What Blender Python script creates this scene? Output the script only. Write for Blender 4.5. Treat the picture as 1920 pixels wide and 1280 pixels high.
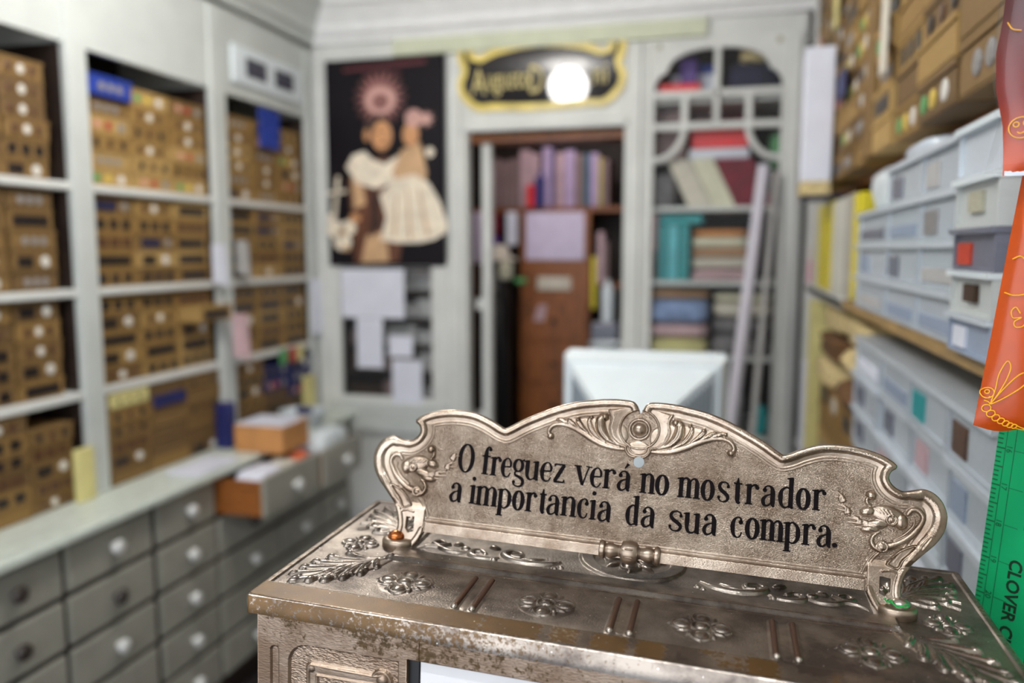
import bpy, math, random
import numpy as np
from mathutils import Vector, Matrix, Euler

for _o in list(bpy.data.objects):
    bpy.data.objects.remove(_o, do_unlink=True)
SC = bpy.context.scene
COL = SC.collection
R = math.radians
random.seed(7)
RNG = np.random.default_rng(11)

# ------------------------------------------------------------------ camera
cam_d = bpy.data.cameras.new('camera')
cam_d.sensor_width = 36.0
cam_d.lens = 36.0 * 1493.0 / 1920.0
cam_d.clip_start = 0.02
cam_d.clip_end = 60
cam = bpy.data.objects.new('camera', cam_d)
COL.objects.link(cam)
cam.location = (0, 0, 1.65)
cam.rotation_euler = (R(90 - 6.496), 0, R(14.977))
cam_d.dof.use_dof = True
cam_d.dof.focus_distance = 0.56
cam_d.dof.aperture_fstop = 3.2
cam_d.dof.aperture_blades = 0
SC.camera = cam

# ------------------------------------------------------------------ world, lights, exposure
SC.view_settings.view_transform = 'Standard'
SC.view_settings.look = 'None'
SC.view_settings.gamma = 1
SC.view_settings.use_curve_mapping = False
SC.view_settings.exposure = 0.3
world = bpy.data.worlds.new('world')
SC.world = world
world.use_nodes = True
wb = world.node_tree.nodes['Background']
wb.inputs[0].default_value = (0.75, 0.85, 1.0, 1)
wb.inputs[1].default_value = 1.0


def area_light(name, loc, rot, size, sizey, power, color):
    d = bpy.data.lights.new(name, 'AREA')
    d.shape = 'RECTANGLE'
    d.size = size
    d.size_y = sizey
    d.energy = power
    d.color = color
    o = bpy.data.objects.new(name, d)
    COL.objects.link(o)
    o.location = loc
    o.rotation_euler = rot
    return o


# daylight entering through the open shop front behind the camera
area_light('shopfront_daylight', (-0.75, -1.32, 1.75), (R(90), 0, 0), 2.0, 1.9, 22.0, (0.97, 0.985, 1.0))


def bulb_light(name, loc, radius, power, color):
    d = bpy.data.lights.new(name, 'POINT')
    d.energy = power
    d.shadow_soft_size = radius
    d.color = color
    o = bpy.data.objects.new(name, d)
    COL.objects.link(o)
    o.location = loc
    return o


# ------------------------------------------------------------------ materials
def nodes_of(name):
    m = bpy.data.materials.new(name)
    m.use_nodes = True
    nt = m.node_tree
    return m, nt, nt.nodes['Principled BSDF']


def rgb(h):
    """sRGB 0-255 triple to linear."""
    out = []
    for c in h:
        c = c / 255.0
        out.append(c / 12.92 if c <= 0.04045 else ((c + 0.055) / 1.055) ** 2.4)
    return (out[0], out[1], out[2], 1.0)


def mat(name, col, rough=0.6, metal=0.0, var=0.12, scale=14.0, bump=0.0, bscale=200.0, coat=0.0, stretch=None, spec=None):
    """plain material with soft procedural tone variation and optional grain"""
    m, nt, p = nodes_of(name)
    c = rgb(col)
    tc = nt.nodes.new('ShaderNodeTexCoord')
    src = tc.outputs['Object']
    if stretch:
        mp = nt.nodes.new('ShaderNodeMapping')
        mp.inputs['Scale'].default_value = stretch
        nt.links.new(src, mp.inputs[0])
        src = mp.outputs[0]
    n = nt.nodes.new('ShaderNodeTexNoise')
    n.inputs['Scale'].default_value = scale
    n.inputs['Detail'].default_value = 5
    nt.links.new(src, n.inputs['Vector'])
    r = nt.nodes.new('ShaderNodeValToRGB')
    lo = tuple(max(0, x * (1 - var)) for x in c[:3]) + (1,)
    hi = tuple(min(1, x * (1 + var)) for x in c[:3]) + (1,)
    r.color_ramp.elements[0].position = 0.35
    r.color_ramp.elements[0].color = lo
    r.color_ramp.elements[1].position = 0.65
    r.color_ramp.elements[1].color = hi
    nt.links.new(n.outputs[0], r.inputs[0])
    nt.links.new(r.outputs[0], p.inputs['Base Color'])
    p.inputs['Roughness'].default_value = rough
    p.inputs['Metallic'].default_value = metal
    p.inputs['Coat Weight'].default_value = coat
    if spec is not None:
        p.inputs['Specular IOR Level'].default_value = spec
    if bump > 0:
        n2 = nt.nodes.new('ShaderNodeTexNoise')
        n2.inputs['Scale'].default_value = bscale
        n2.inputs['Detail'].default_value = 3
        nt.links.new(src, n2.inputs['Vector'])
        b = nt.nodes.new('ShaderNodeBump')
        b.inputs['Strength'].default_value = bump
        b.inputs['Distance'].default_value = 0.002
        nt.links.new(n2.outputs[0], b.inputs['Height'])
        nt.links.new(b.outputs[0], p.inputs['Normal'])
    return m


def clear_mat(name, tint, gloss=0.12, rough=0.05, alpha=0.9, ior=1.45):
    """thin clear sheet: mostly see-through with a glossy share"""
    m = bpy.data.materials.new(name)
    m.use_nodes = True
    nt = m.node_tree
    nt.nodes.clear()
    out = nt.nodes.new('ShaderNodeOutputMaterial')
    tr = nt.nodes.new('ShaderNodeBsdfTransparent')
    tr.inputs[0].default_value = tuple(tint) + (1,)
    gl = nt.nodes.new('ShaderNodeBsdfGlossy')
    gl.inputs['Roughness'].default_value = rough
    df = nt.nodes.new('ShaderNodeBsdfDiffuse')
    df.inputs[0].default_value = (0.8, 0.82, 0.84, 1)
    fr = nt.nodes.new('ShaderNodeFresnel')
    fr.inputs[0].default_value = ior
    mu = nt.nodes.new('ShaderNodeMath')
    mu.operation = 'MULTIPLY_ADD'
    mu.inputs[1].default_value = 1.0
    mu.inputs[2].default_value = gloss * 0.3
    nt.links.new(fr.outputs[0], mu.inputs[0])
    mx0 = nt.nodes.new('ShaderNodeMixShader')
    mx0.inputs[0].default_value = 1 - alpha
    nt.links.new(tr.outputs[0], mx0.inputs[1])
    nt.links.new(df.outputs[0], mx0.inputs[2])
    mx = nt.nodes.new('ShaderNodeMixShader')
    nt.links.new(mu.outputs[0], mx.inputs[0])
    nt.links.new(mx0.outputs[0], mx.inputs[1])
    nt.links.new(gl.outputs[0], mx.inputs[2])
    nt.links.new(mx.outputs[0], out.inputs[0])
    return m


def relief_metal(name, base, dark, rough, grain_scale, grain, stain_col=None, metal=0.9, dust=False):
    """worn cast metal: fine diagonal grain on the flat field, dull tarnish blotches,
    brown lacquer flakes where the mesh attribute 'stain' is set"""
    m, nt, p = nodes_of(name)
    L = nt.links.new
    tc = nt.nodes.new('ShaderNodeTexCoord')
    n1 = nt.nodes.new('ShaderNodeTexNoise')
    n1.inputs['Scale'].default_value = 28
    n1.inputs['Detail'].default_value = 6
    n1.inputs['Roughness'].default_value = 0.65
    L(tc.outputs['Object'], n1.inputs['Vector'])
    cr = nt.nodes.new('ShaderNodeValToRGB')
    cr.color_ramp.elements[0].position = 0.38
    cr.color_ramp.elements[0].color = rgb(dark)
    cr.color_ramp.elements[1].position = 0.62
    cr.color_ramp.elements[1].color = rgb(base)
    L(n1.outputs[0], cr.inputs[0])
    at = nt.nodes.new('ShaderNodeAttribute')
    at.attribute_name = 'stain'
    n2 = nt.nodes.new('ShaderNodeTexNoise')
    n2.inputs['Scale'].default_value = 260
    n2.inputs['Detail'].default_value = 8
    n2.inputs['Roughness'].default_value = 0.75
    L(tc.outputs['Object'], n2.inputs['Vector'])
    ad = nt.nodes.new('ShaderNodeMath')
    ad.operation = 'ADD'
    L(at.outputs['Fac'], ad.inputs[0])
    L(n2.outputs[0], ad.inputs[1])
    st = nt.nodes.new('ShaderNodeValToRGB')
    st.color_ramp.elements[0].position = 0.86
    st.color_ramp.elements[1].position = 0.94
    L(ad.outputs[0], st.inputs[0])
    mx = nt.nodes.new('ShaderNodeMix')
    mx.data_type = 'RGBA'
    sc = nt.nodes.new('ShaderNodeValToRGB')
    sc.color_ramp.elements[0].position = 0.35
    sc.color_ramp.elements[0].color = rgb(stain_col or dark)
    sc.color_ramp.elements[1].position = 0.7
    sc.color_ramp.elements[1].color = tuple(min(1, c * 1.5) for c in rgb(stain_col or dark)[:3]) + (1,)
    n5 = nt.nodes.new('ShaderNodeTexNoise')
    n5.inputs['Scale'].default_value = 70
    n5.inputs['Detail'].default_value = 4
    L(tc.outputs['Object'], n5.inputs['Vector'])
    L(n5.outputs[0], sc.inputs[0])
    L(st.outputs[0], mx.inputs[0])
    L(cr.outputs[0], mx.inputs[6])
    L(sc.outputs[0], mx.inputs[7])
    col_out = mx.outputs[2]
    if dust:
        # settled white dust specks
        vo = nt.nodes.new('ShaderNodeTexVoronoi')
        vo.inputs['Scale'].default_value = 190
        L(tc.outputs['Object'], vo.inputs['Vector'])
        lt_ = nt.nodes.new('ShaderNodeMath')
        lt_.operation = 'LESS_THAN'
        lt_.inputs[1].default_value = 0.075
        L(vo.outputs['Distance'], lt_.inputs[0])
        sp = nt.nodes.new('ShaderNodeSeparateColor')
        L(vo.outputs['Color'], sp.inputs[0])
        gt = nt.nodes.new('ShaderNodeMath')
        gt.operation = 'GREATER_THAN'
        gt.inputs[1].default_value = 0.72
        L(sp.outputs[0], gt.inputs[0])
        mu = nt.nodes.new('ShaderNodeMath')
        mu.operation = 'MULTIPLY'
        L(lt_.outputs[0], mu.inputs[0])
        L(gt.outputs[0], mu.inputs[1])
        m2 = nt.nodes.new('ShaderNodeMix')
        m2.data_type = 'RGBA'
        m2.inputs[7].default_value = (0.9, 0.88, 0.85, 1)
        L(mu.outputs[0], m2.inputs[0])
        L(col_out, m2.inputs[6])
        col_out = m2.outputs[2]
    L(col_out, p.inputs['Base Color'])
    rr = nt.nodes.new('ShaderNodeMapRange')
    rr.inputs['To Min'].default_value = rough + 0.1
    rr.inputs['To Max'].default_value = rough - 0.05
    L(n1.outputs[0], rr.inputs[0])
    po_ = nt.nodes.new('ShaderNodeAttribute')
    po_.attribute_name = 'polish'
    pm = nt.nodes.new('ShaderNodeMath')
    pm.operation = 'MULTIPLY_ADD'
    pm.inputs[1].default_value = -0.17
    L(po_.outputs['Fac'], pm.inputs[0])
    L(rr.outputs[0], pm.inputs[2])
    L(pm.outputs[0], p.inputs['Roughness'])
    ms = nt.nodes.new('ShaderNodeMath')
    ms.operation = 'MULTIPLY_ADD'
    ms.inputs[1].default_value = -0.6
    ms.inputs[2].default_value = metal
    L(st.outputs[0], ms.inputs[0])
    L(ms.outputs[0], p.inputs['Metallic'])
    # diagonal hammered grain
    mp = nt.nodes.new('ShaderNodeMapping')
    mp.inputs['Rotation'].default_value = (0, R(32), 0)
    mp.inputs['Scale'].default_value = (0.45, 1, 1.25)
    L(tc.outputs['Object'], mp.inputs[0])
    n3 = nt.nodes.new('ShaderNodeTexNoise')
    n3.inputs['Scale'].default_value = grain_scale
    n3.inputs['Detail'].default_value = 1
    n3.inputs['Distortion'].default_value = 0.1
    L(mp.outputs[0], n3.inputs['Vector'])
    fa = nt.nodes.new('ShaderNodeAttribute')
    fa.attribute_name = 'field'
    b = nt.nodes.new('ShaderNodeBump')
    b.inputs['Distance'].default_value = 0.0010
    mg = nt.nodes.new('ShaderNodeMath')
    mg.operation = 'MULTIPLY_ADD'
    mg.inputs[1].default_value = grain
    mg.inputs[2].default_value = 0.06
    L(fa.outputs['Fac'], mg.inputs[0])
    L(mg.outputs[0], b.inputs['Strength'])
    L(n3.outputs[0], b.inputs['Height'])
    L(b.outputs[0], p.inputs['Normal'])
    return m


M = {}
M['paint'] = mat('cream_white_paint', (200, 204, 200), 0.5, var=0.05, scale=6, bump=0.03, bscale=60)
M['paint_grey'] = mat('grey_white_paint', (218, 219, 215), 0.5, var=0.06, scale=5, bump=0.03, bscale=60)
M['paint_bright'] = mat('ceiling_white', (240, 240, 240), 0.7, var=0.03)
M['drawer_paint'] = mat('drawer_cream_paint', (160, 158, 146), 0.5, var=0.08, scale=9, bump=0.05, bscale=50)
M['worktop'] = mat('worktop_worn_paint', (214, 222, 212), 0.35, var=0.14, scale=22, stretch=(8, 1, 8))
M['frieze'] = mat('pale_green_frieze', (206, 210, 184), 0.6, var=0.05)
M['dark_wood'] = mat('dark_wood', (44, 30, 22), 0.6, var=0.3, scale=20, stretch=(1, 8, 1))
M['brown_wood'] = mat('brown_wood', (138, 78, 26), 0.45, var=0.35, scale=9, stretch=(6, 6, 1))
M['drawer_wood'] = mat('orange_drawer_wood', (150, 88, 34), 0.5, var=0.2, scale=12, stretch=(2, 2, 10))
M['shelf_wood'] = mat('tan_shelf_wood', (158, 128, 78), 0.5, var=0.2, scale=10, stretch=(8, 1, 8))
M['floor'] = mat('dark_floor', (46, 40, 40), 0.5, var=0.25, scale=8)
M['brown_back'] = mat('dark_brown_back', (38, 28, 22), 0.8, var=0.2)  # dark brown backs of shelving and cupboards
M['wall_paint'] = mat('wall_paint', (190, 190, 182), 0.7, var=0.05)
KRAFT = [(142, 110, 60), (158, 126, 72), (124, 95, 52), (176, 144, 88), (108, 82, 46), (150, 117, 64)]
for i, c in enumerate(KRAFT):
    M['kraft%d' % i] = mat('kraft_cardboard_%d' % i, c, 0.75, var=0.1, scale=20, bump=0.05, bscale=120)
M['kraft_dark'] = mat('kraft_slit', (62, 42, 26), 0.85, var=0.2, scale=40)
M['btn_dark'] = mat('dark_buttons', (32, 24, 24), 0.35, var=0.4, scale=60)
M['btn_navy'] = mat('navy_buttons', (34, 34, 66), 0.35, var=0.3, scale=60)
M['btn_white'] = mat('pearl_buttons', (226, 222, 214), 0.2, var=0.05)
M['btn_red'] = mat('red_buttons', (170, 52, 48), 0.3, var=0.1)
M['btn_green'] = mat('green_buttons', (90, 160, 96), 0.3, var=0.1)
M['btn_yellow'] = mat('yellow_buttons', (214, 186, 84), 0.3, var=0.1)
M['btn_pink'] = mat('pink_buttons', (206, 150, 130), 0.3, var=0.1)
M['btn_brown'] = mat('brown_buttons', (86, 56, 34), 0.35, var=0.25)
M['btn_grey'] = mat('grey_buttons', (140, 136, 134), 0.3, var=0.15)
M['blue_box'] = mat('blue_card', (30, 58, 150), 0.5, var=0.15)
M['navy_box'] = mat('navy_card', (28, 34, 92), 0.5, var=0.2)
M['cream_box'] = mat('cream_card', (216, 206, 140), 0.6, var=0.08)
M['white_paper'] = mat('white_paper', (226, 228, 240), 0.7, var=0.03)
M['paper_grey'] = mat('grey_paper', (178, 176, 174), 0.7, var=0.06)
M['white_plastic'] = mat('white_plastic', (224, 232, 236), 0.35, var=0.02)
M['vent_grey'] = mat('vent_slot_grey', (126, 134, 140), 0.5, var=0.04)
M['porcelain'] = mat('white_porcelain', (232, 232, 228), 0.15, var=0.02, coat=0.5)
M['knob_dark'] = mat('dark_knob', (60, 52, 48), 0.3, var=0.1)
M['black'] = mat('black_paint', (20, 18, 20), 0.4, var=0.1)
M['grille'] = mat('dark_grille', (54, 52, 66), 0.5, var=0.1)
M['binder_yellow'] = mat('yellow_binder', (222, 204, 30), 0.4, var=0.06)
M['binder_white'] = mat('white_binder', (214, 212, 200), 0.4, var=0.04)
M['binder_grey'] = mat('grey_binder', (176, 170, 160), 0.4, var=0.06)
M['pink'] = mat('pink_card', (214, 90, 140), 0.5, var=0.1)
M['orange_card'] = mat('orange_card', (214, 104, 60), 0.5, var=0.1)
M['red'] = mat('red_card', (232, 40, 46), 0.45, var=0.06)
M['redorange'] = mat('red_orange_card', (190, 58, 28), 0.45, var=0.1)
M['maroon'] = mat('maroon_cloth', (120, 24, 44), 0.85, var=0.25, scale=18)
M['cream_cloth'] = mat('cream_cloth', (214, 206, 190), 0.9, var=0.08, scale=18)
M['ivory_cloth'] = mat('ivory_cloth', (226, 222, 196), 0.9, var=0.08, scale=18)
M['teal'] = mat('teal_card', (22, 146, 150), 0.45, var=0.15, scale=10)
M['teal_light'] = mat('light_teal_card', (90, 186, 196), 0.45, var=0.1)
M['blue_cloth'] = mat('pale_blue_cloth', (140, 160, 200), 0.9, var=0.25, scale=26)
M['pink_cloth'] = mat('dusty_pink_cloth', (204, 172, 176), 0.9, var=0.1)
M['yellow_cloth'] = mat('pale_yellow_cloth', (220, 212, 150), 0.9, var=0.1)
M['tan_cloth'] = mat('tan_cloth', (190, 150, 116), 0.9, var=0.12)
M['orange_cloth'] = mat('orange_cloth', (220, 150, 90), 0.9, var=0.1)
M['grey_cloth'] = mat('grey_cloth', (120, 116, 118), 0.9, var=0.25, scale=20)
M['purple'] = mat('purple_card', (96, 60, 150), 0.5, var=0.1)
M['navy_cloth'] = mat('navy_cloth', (44, 44, 66), 0.9, var=0.4, scale=14)
M['book_lilac'] = mat('lilac_book', (184, 162, 196), 0.6, var=0.08)
M['book_rose'] = mat('rose_book', (190, 160, 166), 0.6, var=0.08)
M['book_taupe'] = mat('taupe_book', (134, 112, 110), 0.6, var=0.1)
M['book_teal'] = mat('teal_book', (24, 96, 120), 0.5, var=0.1)
M['book_blue'] = mat('blue_book', (46, 44, 110), 0.5, var=0.1)
M['lilac_paper'] = mat('lilac_paper', (212, 200, 224), 0.6, var=0.05)
M['plastic_clear'] = mat('frosted_plastic', (188, 196, 204), 0.22, var=0.07, scale=25)
M['plastic_pale'] = mat('pale_plastic', (206, 214, 222), 0.25, var=0.05, scale=25)
M['plastic_blue'] = mat('bluish_plastic', (154, 168, 190), 0.25, var=0.15, scale=40)
M['plastic_grey'] = mat('grey_plastic', (110, 112, 126), 0.3, var=0.1)
M['offwhite_drawer'] = mat('offwhite_plastic', (196, 200, 198), 0.35, var=0.03)
M['label_tan'] = mat('tan_label', (176, 172, 150), 0.6, var=0.1)
M['trim_tan'] = mat('cream_trimming', (206, 186, 136), 0.9, var=0.3, scale=60)
M['trim_brown'] = mat('brown_trimming', (104, 72, 40), 0.9, var=0.35, scale=60)
M['tube'] = mat('white_roll', (214, 210, 222), 0.5, var=0.03)
M['glass'] = clear_mat('window_glass', (0.97, 0.98, 0.98), 0.0, 0.02, 0.985, 1.08)
M['wrap'] = clear_mat('clear_wrap', (0.97, 0.97, 0.97), 0.02, 0.06, 0.985, 1.22)
M['sign_metal'] = relief_metal('worn_nickel', (176, 160, 144), (132, 114, 98), 0.30, 1700, 1.0, (96, 70, 30), metal=1.0)
M['lid_metal'] = relief_metal('worn_lid_nickel', (152, 142, 132), (92, 83, 77), 0.33, 1600, 0.4, (76, 52, 16), metal=0.97, dust=True)
M['body_metal'] = relief_metal('worn_body_nickel', (170, 150, 132), (132, 110, 92), 0.38, 800, 0.9, (70, 50, 20), metal=0.95)
M['copper'] = mat('worn_copper', (104, 78, 64), 0.42, 0.9, var=0.35, scale=160)
M['screw_copper'] = mat('copper_screw', (166, 96, 52), 0.25, 0.95, var=0.3, scale=150)
M['screw_steel'] = mat('steel_screw', (170, 160, 150), 0.25, 0.95, var=0.2, scale=150)
M['ink'] = mat('black_lettering', (14, 8, 10), 0.85, var=0.25, scale=900, spec=0.12)
M['indicator'] = mat('white_indicator_card', (222, 220, 222), 0.5, var=0.04)
M['mat_green'] = mat('green_vinyl', (8, 152, 92), 0.35, var=0.06, scale=10)
M['mat_line'] = mat('dark_green_print', (8, 78, 40), 0.5, var=0.05)
M['mat_text'] = mat('black_green_print', (14, 40, 20), 0.5, var=0.05)
M['green_thread'] = mat('green_thread', (10, 150, 60), 0.6, var=0.2, scale=200)
M['pouch'] = mat('orange_foil', (176, 66, 0), 0.3, var=0.12, scale=9, bump=0.15, bscale=25)
M['pouch_dark'] = mat('deep_orange_foil', (128, 22, 8), 0.28, var=0.25, scale=12, bump=0.2, bscale=25)
# upper pouch foil: orange at its foot turning deep red above
m_, nt_, p_ = nodes_of('red_orange_foil')
tc_ = nt_.nodes.new('ShaderNodeTexCoord')
sx_ = nt_.nodes.new('ShaderNodeSeparateXYZ')
nt_.links.new(tc_.outputs['Object'], sx_.inputs[0])
cr_ = nt_.nodes.new('ShaderNodeValToRGB')
mr_ = nt_.nodes.new('ShaderNodeMapRange')
mr_.inputs['From Max'].default_value = 0.11
nt_.links.new(sx_.outputs['Z'], mr_.inputs[0])
cr_.color_ramp.elements[0].position = 0.02
cr_.color_ramp.elements[0].color = rgb((196, 70, 8))
cr_.color_ramp.elements[1].position = 0.9
cr_.color_ramp.elements[1].color = rgb((72, 6, 6))
e_ = cr_.color_ramp.elements.new(0.42)
e_.color = rgb((120, 22, 8))
nt_.links.new(mr_.outputs[0], cr_.inputs[0])
nt_.links.new(cr_.outputs[0], p_.inputs['Base Color'])
p_.inputs['Roughness'].default_value = 0.3
M['pouch_grad'] = m_
M['doodle'] = mat('yellow_print', (238, 170, 20), 0.5, var=0.03)
M['carton'] = mat('tan_carton', (196, 138, 82), 0.75, var=0.12, scale=12)
M['gold'] = mat('gold_border', (232, 208, 104), 0.35, 0.0, var=0.2, scale=10)
M['gold_dull'] = mat('dull_gold_letter', (216, 198, 128), 0.5, 0.0, var=0.1)
M['enamel'] = mat('black_enamel', (18, 10, 14), 0.05, var=0.05, coat=0.35, spec=0.3)
M['poster_bg'] = mat('poster_black', (16, 10, 18), 0.5, var=0.2, spec=0.2)
M['poster_red'] = mat('poster_dark_red', (96, 34, 40), 0.4, var=0.1)
M['poster_halo'] = mat('poster_rose_brown', (140, 92, 88), 0.4, var=0.15)
M['poster_halo2'] = mat('poster_pink', (206, 160, 150), 0.4, var=0.1)
M['poster_skin'] = mat('poster_skin', (206, 150, 104), 0.4, var=0.15)
M['poster_hair'] = mat('poster_hair', (50, 30, 26), 0.4, var=0.2)
M['poster_cream'] = mat('poster_cream', (242, 228, 206), 0.4, var=0.14, scale=20)
M['poster_robe'] = mat('poster_brown', (96, 58, 40), 0.4, var=0.35, scale=14)
M['poster_tan'] = mat('poster_tan', (204, 166, 126), 0.4, var=0.15)
M['lamp_glow'], _nt, _p = nodes_of('lamp_opal')
_p.inputs['Base Color'].default_value = (1, 1, 1, 1)
_p.inputs['Emission Color'].default_value = (1, 0.97, 0.92, 1)
_p.inputs['Emission Strength'].default_value = 57.0
M['tube_glow'], _nt, _p = nodes_of('added_batten_glow')  # glow of the added ceiling batten
_p.inputs['Emission Color'].default_value = (0.95, 0.98, 1.0, 1)
_p.inputs['Emission Strength'].default_value = 55.0


# ------------------------------------------------------------------ mesh helpers
class MB:
    def __init__(s):
        s.v, s.f = [], []

    def add(s, vs, fs):
        k = len(s.v)
        s.v += [tuple(p) for p in vs]
        s.f += [tuple(i + k for i in f) for f in fs]
        return s

    def box(s, x0, x1, y0, y1, z0, z1, bev=0.0):
        if bev <= 0:
            vs = [(x, y, z) for z in (z0, z1) for y in (y0, y1) for x in (x0, x1)]
            fs = [(0, 2, 3, 1), (4, 5, 7, 6), (0, 1, 5, 4), (2, 6, 7, 3), (0, 4, 6, 2), (1, 3, 7, 5)]
            return s.add(vs, fs)
        b = min(bev, (x1 - x0) / 2.1, (y1 - y0) / 2.1, (z1 - z0) / 2.1)
        vs = []
        idx = {}
        X, Y, Z = (x0, x1), (y0, y1), (z0, z1)
        for ix in (0, 1):
            for iy in (0, 1):
                for iz in (0, 1):
                    sx, sy, sz = (b if ix == 0 else -b), (b if iy == 0 else -b), (b if iz == 0 else -b)
                    for k in range(3):
                        p = [X[ix] + sx, Y[iy] + sy, Z[iz] + sz]
                        p[k] -= (sx, sy, sz)[k]
                        idx[(ix, iy, iz, k)] = len(vs)
                        vs.append(tuple(p))
        fs = []
        for k in range(3):
            a, c = (k + 1) % 3, (k + 2) % 3
            for e in (0, 1):
                q = []
                for (ea, ec) in ((0, 0), (1, 0), (1, 1), (0, 1)):
                    t = [0, 0, 0]
                    t[k], t[a], t[c] = e, ea, ec
                    q.append(idx[(t[0], t[1], t[2], k)])
                fs.append(tuple(q if e else q[::-1]))
        for k in range(3):
            a, c = (k + 1) % 3, (k + 2) % 3
            for ea in (0, 1):
                for ec in (0, 1):
                    t0 = [0, 0, 0]
                    t1 = [0, 0, 0]
                    t0[k], t1[k] = 0, 1
                    t0[a] = t1[a] = ea
                    t0[c] = t1[c] = ec
                    q = (idx[(*t0, a)], idx[(*t1, a)], idx[(*t1, c)], idx[(*t0, c)])
                    fs.append(q)
        for ix in (0, 1):
            for iy in (0, 1):
                for iz in (0, 1):
                    fs.append((idx[(ix, iy, iz, 0)], idx[(ix, iy, iz, 1)], idx[(ix, iy, iz, 2)]))
        return s.add(vs, fs)

    def tube(s, pts, r, n=10, cap=True):
        """tube along points; r is a number or one radius per point"""
        pts = [Vector(p) for p in pts]
        rs = r if hasattr(r, '__len__') else [r] * len(pts)
        k0 = len(s.v)
        t = (pts[1] - pts[0]).normalized()
        up = Vector((0, 0, 1)) if abs(t.z) < 0.9 else Vector((1, 0, 0))
        nrm = (up - t * up.dot(t)).normalized()
        for i, p in enumerate(pts):
            a, b = pts[max(0, i - 1)], pts[min(len(pts) - 1, i + 1)]
            t = (b - a).normalized()
            nrm = (nrm - t * nrm.dot(t)).normalized()
            bn = t.cross(nrm)
            for j in range(n):
                q = 2 * math.pi * j / n
                s.v.append(tuple(p + (nrm * math.cos(q) + bn * math.sin(q)) * rs[i]))
        for i in range(len(pts) - 1):
            for j in range(n):
                a, b = k0 + i * n + j, k0 + i * n + (j + 1) % n
                s.f.append((a, b, b + n, a + n))
        if cap:
            s.f.append(tuple(k0 + j for j in range(n))[::-1])
            s.f.append(tuple(k0 + (len(pts) - 1) * n + j for j in range(n)))
        return s

    def lathe(s, prof, n=20, origin=(0, 0, 0), axis='z', sx=1.0, sy=1.0):
        """prof: (radius, height) pairs"""
        k0 = len(s.v)
        ox, oy, oz = origin
        for (r, h) in prof:
            for j in range(n):
                q = 2 * math.pi * j / n
                a, b = r * math.cos(q) * sx, r * math.sin(q) * sy
                if axis == 'z':
                    s.v.append((ox + a, oy + b, oz + h))
                elif axis == 'x':
                    s.v.append((ox + h, oy + a, oz + b))
                else:
                    s.v.append((ox + a, oy - h, oz + b))
        for i in range(len(prof) - 1):
            for j in range(n):
                a, b = k0 + i * n + j, k0 + i * n + (j + 1) % n
                s.f.append((a, b, b + n, a + n))
        s.f.append(tuple(k0 + j for j in range(n))[::-1])
        s.f.append(tuple(k0 + (len(prof) - 1) * n + j for j in range(n)))
        return s

    def prism(s, poly, y0, y1, plane='xz'):
        """extruded polygon: poly in (x,z) from y0 to y1, or (y,z) from x0 to x1 with plane 'yz'"""
        n = len(poly)
        if plane == 'xz':
            a = [(p[0], y0, p[1]) for p in poly] + [(p[0], y1, p[1]) for p in poly]
        elif plane == 'yz':
            a = [(y0, p[0], p[1]) for p in poly] + [(y1, p[0], p[1]) for p in poly]
        else:
            a = [(p[0], p[1], y0) for p in poly] + [(p[0], p[1], y1) for p in poly]
        f = [tuple(range(n)), tuple(range(2 * n - 1, n - 1, -1))]
        f += [(i, i + n, (i + 1) % n + n, (i + 1) % n) for i in range(n)]
        return s.add(a, f)

    def build(s, name, m, parent=None, smooth=False, loc=None):
        me = bpy.data.meshes.new(name)
        me.from_pydata(s.v, [], s.f)
        me.materials.append(m)
        import bmesh
        bm = bmesh.new()
        bm.from_mesh(me)
        bmesh.ops.recalc_face_normals(bm, faces=bm.faces)
        bm.to_mesh(me)
        bm.free()
        if smooth:
            me.polygons.foreach_set('use_smooth', [True] * len(me.polygons))
            try:
                me.set_sharp_from_angle(angle=R(40))
            except Exception:
                pass
        o = bpy.data.objects.new(name, me)
        COL.objects.link(o)
        if parent is not None:
            o.parent = parent
        if loc is not None:
            o.location = loc
        return o


def tag(o, label=None, cat=None, group=None, kind=None):
    if label:
        o['label'] = label
    if cat:
        o['category'] = cat
    if group:
        o['group'] = group
    if kind:
        o['kind'] = kind
    return o


def thing(name, label, cat, loc=(0, 0, 0), group=None, rot=(0, 0, 0)):
    o = bpy.data.objects.new(name, None)
    o.empty_display_size = 0.05
    COL.objects.link(o)
    o.location = loc
    o.rotation_euler = rot
    return tag(o, label, cat, group)


def children_of(o):
    return [c for c in bpy.data.objects if c.parent is o]


def dup(root, kids, loc, label, group=None, rot=None, mats=None, scale=None):
    """copy of a thing and of its parts (kids = list of (part, [sub-parts]))"""
    r = root.copy()
    COL.objects.link(r)
    r.location = loc
    if rot is not None:
        r.rotation_euler = rot
    if scale is not None:
        r.scale = scale
    r['label'] = label
    if group:
        r['group'] = group
    for (k, subs) in kids:
        c = k.copy()
        COL.objects.link(c)
        c.parent = r
        for sp in subs:
            d = sp.copy()
            COL.objects.link(d)
            d.parent = c
    return r


def structure(name, mb, m, label=None):
    o = mb.build(name, m)
    o['kind'] = 'structure'
    if label:
        o['label'] = label
    return o


ORD = ['lowest', 'second', 'third', 'fourth', 'fifth', 'sixth', 'seventh', 'eighth', 'ninth', 'tenth', 'eleventh', 'twelfth']

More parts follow.
